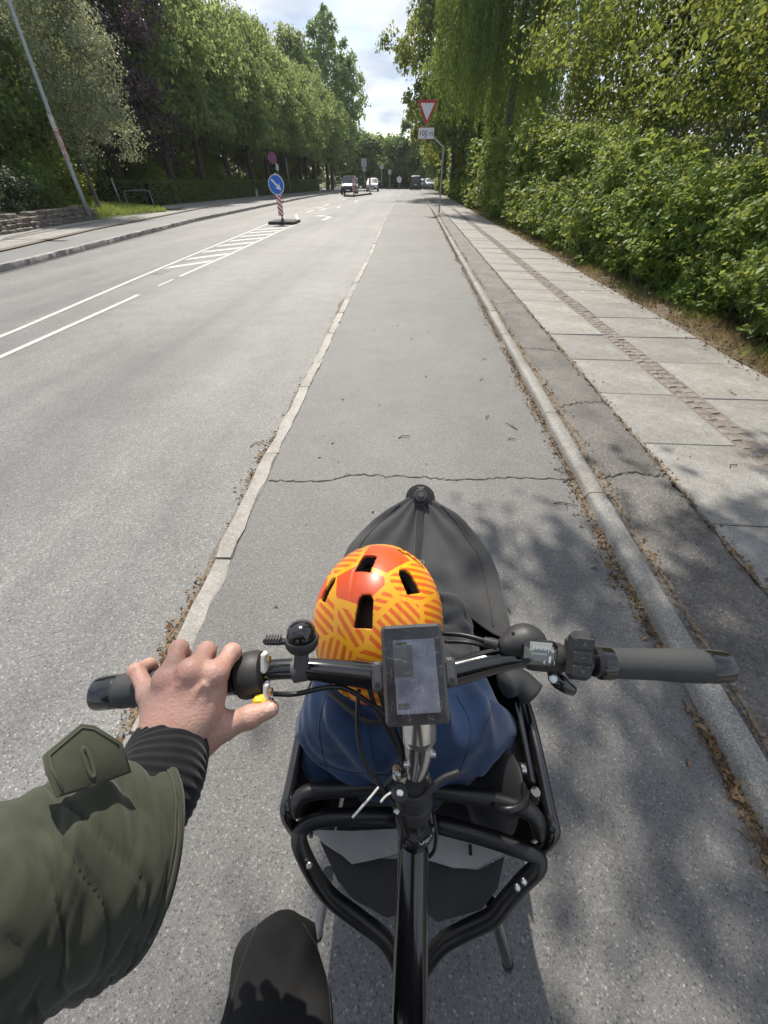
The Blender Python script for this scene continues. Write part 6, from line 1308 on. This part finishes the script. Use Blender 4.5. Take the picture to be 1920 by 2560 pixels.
# cuff tab with buttonhole
tabpx = [(284, 1668, .286), (265, 1605, .288), (205, 1567, .286), (175, 1563, .283), (92, 1632, .262), (100, 1670, .256), (125, 1722, .250), (200, 1700, .268)]
TP = [at(*p) for p in tabpx]; tc_ = sum(TP) / len(TP); tn = unit(np.cross(TP[0] - tc_, TP[2] - tc_)); tn = tn if tn @ _fw < 0 else -tn
m = MB(); k = len(TP); ring2 = [tc_ + (p - tc_) * .93 + tn * .0012 for p in TP]; m.add(TP + ring2 + [tc_ + tn * .0016] + [p - tn * .0022 for p in TP], [(i, (i + 1) % k, k + (i + 1) % k, k + i) for i in range(k)] + [(k + i, k + (i + 1) % k, 2 * k) for i in range(k)] + [(2 * k + 1 + i, 2 * k + 1 + (i + 1) % k, (i + 1) % k, i) for i in range(k)] + [tuple(2 * k + 1 + i for i in range(k - 1, -1, -1))]); tb_ = m.build('cuff_tab', M['olive'], None, angle=50); tb_.parent = sl_
m = MB(); m.tube([tc_ + (p - tc_) * .86 + tn * .0017 for p in TP[1:5] + TP[5:7]], .0007, 5); o = m.build('stitch_row', M['olive_thread'], None, smooth=True); o.parent = tb_
ba_, bb_ = at(182, 1612, .272), at(205, 1678, .268); bd = unit(bb_ - ba_); bs = np.cross(tn, bd); mid_ = (ba_ + bb_) / 2; bl_ = np.linalg.norm(bb_ - ba_) / 2; of_ = (tc_ - mid_) @ tn + .0019
m = MB(); m.tube([mid_ + tn * of_ + bd * bl_ * math.cos(a) + bs * .0017 * math.sin(a) for a in np.linspace(0, 2 * math.pi, 25)], .0011, 6); o = m.build('buttonhole', M['olive_thread'], None, smooth=True); o.parent = tb_
# jacket body and trousers
def torsofn(P):
    f = sd_cap(P, V(0, -.58, .92), V(-.01, -.46, 1.28), .165, .165); f = smin(f, sd_cap(P, SHL, SHR, .10, .10), .06); f = smin(f, sd_cap(P, SHL, SHL + (EL - SHL) * .3, .095, .085), .03)
    ER = V(.29, -.30, 1.10); f = smin(f, sd_cap(P, SHR, ER, .09, .075), .04); f = smin(f, sd_cap(P, ER, V(.15, -.18, 1.27), .07, .055), .03)
    return f + .006 * np.sin(P[..., 2] * 40 + 4 * np.sin(P[..., 0] * 14)) - 0
v, q_ = surfnet(torsofn, (-.42, -.85, .72), (.42, -.1, 1.48), .014); o = bpy.data.objects.new('jacket', np_mesh('jacket', v, q_, [M['olive']], smooth=True)); COL.objects.link(o); WR(o, RD)
M['black_cloth'] = fabric('black_trouser_cloth', (.017, .017, .0175), 1200, .25, .9, .7); M['black_cloth'].node_tree.nodes['Principled BSDF'].inputs['Sheen Weight'].default_value = 0; M['black_cloth'].node_tree.nodes['Principled BSDF'].inputs['Specular IOR Level'].default_value = .12
KN = at(598, 2098, .545); TM = at(585, 2310, .465); HPL = V(-.10, -.56, .95); AK = V(-.10, -.26, .26); KNR = V(.20, -.16, .55); HPR = V(.10, -.56, .95); AKR = V(.17, -.42, .14)
def trousfn(P):
    f = sd_cap(P, KN, TM, .060, .072); f = smin(f, sd_cap(P, TM, HPL, .072, .095), .03); f = smin(f, sd_cap(P, KN, AK, .058, .045), .012)
    f = smin(f, sd_cap(P, HPL, HPR, .11, .11), .05); f = smin(f, sd_cap(P, HPR, KNR, .092, .062), .03); f = smin(f, sd_cap(P, KNR, AKR, .058, .045), .012)
    x, y, z = P[..., 0], P[..., 1], P[..., 2]; return f + .0048 * np.sin(y * 70 + 4 * np.sin(x * 25) + z * 25) * np.sin(x * 31 + 1) + .0016 * np.sin(x * 90 + y * 35 + 2 * np.sin(z * 40))
v, q_ = surfnet(trousfn, (-.26, -.72, .06), (.3, .1, 1.08), .009); o = bpy.data.objects.new('trousers', np_mesh('trousers', v, q_, [M['black_cloth']], smooth=True)); COL.objects.link(o); WR(o, RD)
seams_on(v, q_, o, [[(655, 1995), (690, 2060), (708, 2130), (716, 2210)], [(560, 1985), (530, 2060), (505, 2140), (490, 2210)]], 'strap', 'seam', .0009)
for A, s in ((AK, -1), (AKR, 1)):
    m = MB(); m.tube(spline([A + V(0, -.07, -.06), A + V(0, -.02, -.05), A + V(0, .08, -.065), A + V(0, .16, -.075)], 4), [.03, .042, .045, .046, .046, .044, .042, .042, .042, .042, .04, .035, .015], 14); o = m.build('shoe', M['satin_black'], None, smooth=True); WR(o, RD)

# ------------------------------------------------------------------ thin summer haze
m = MB(); m.box((0, 100, 11.0), (410, 330, 24.4)); hz = m.build('haze', None); hz.data.materials.clear()
hm_ = bpy.data.materials.new('haze'); hm_.use_nodes = True; hn = hm_.node_tree.nodes; hn.clear(); ho = hn.new('ShaderNodeOutputMaterial'); hv = hn.new('ShaderNodeVolumePrincipled')
hv.inputs['Color'].default_value = (.93, .95, 1, 1); hv.inputs['Density'].default_value = .0003; hv.inputs['Anisotropy'].default_value = .35
hm_.node_tree.links.new(hv.outputs[0], ho.inputs['Volume']); hz.data.materials.append(hm_); tag(hz, 'thin pale haze in the summer air', 'haze', kind='stuff')
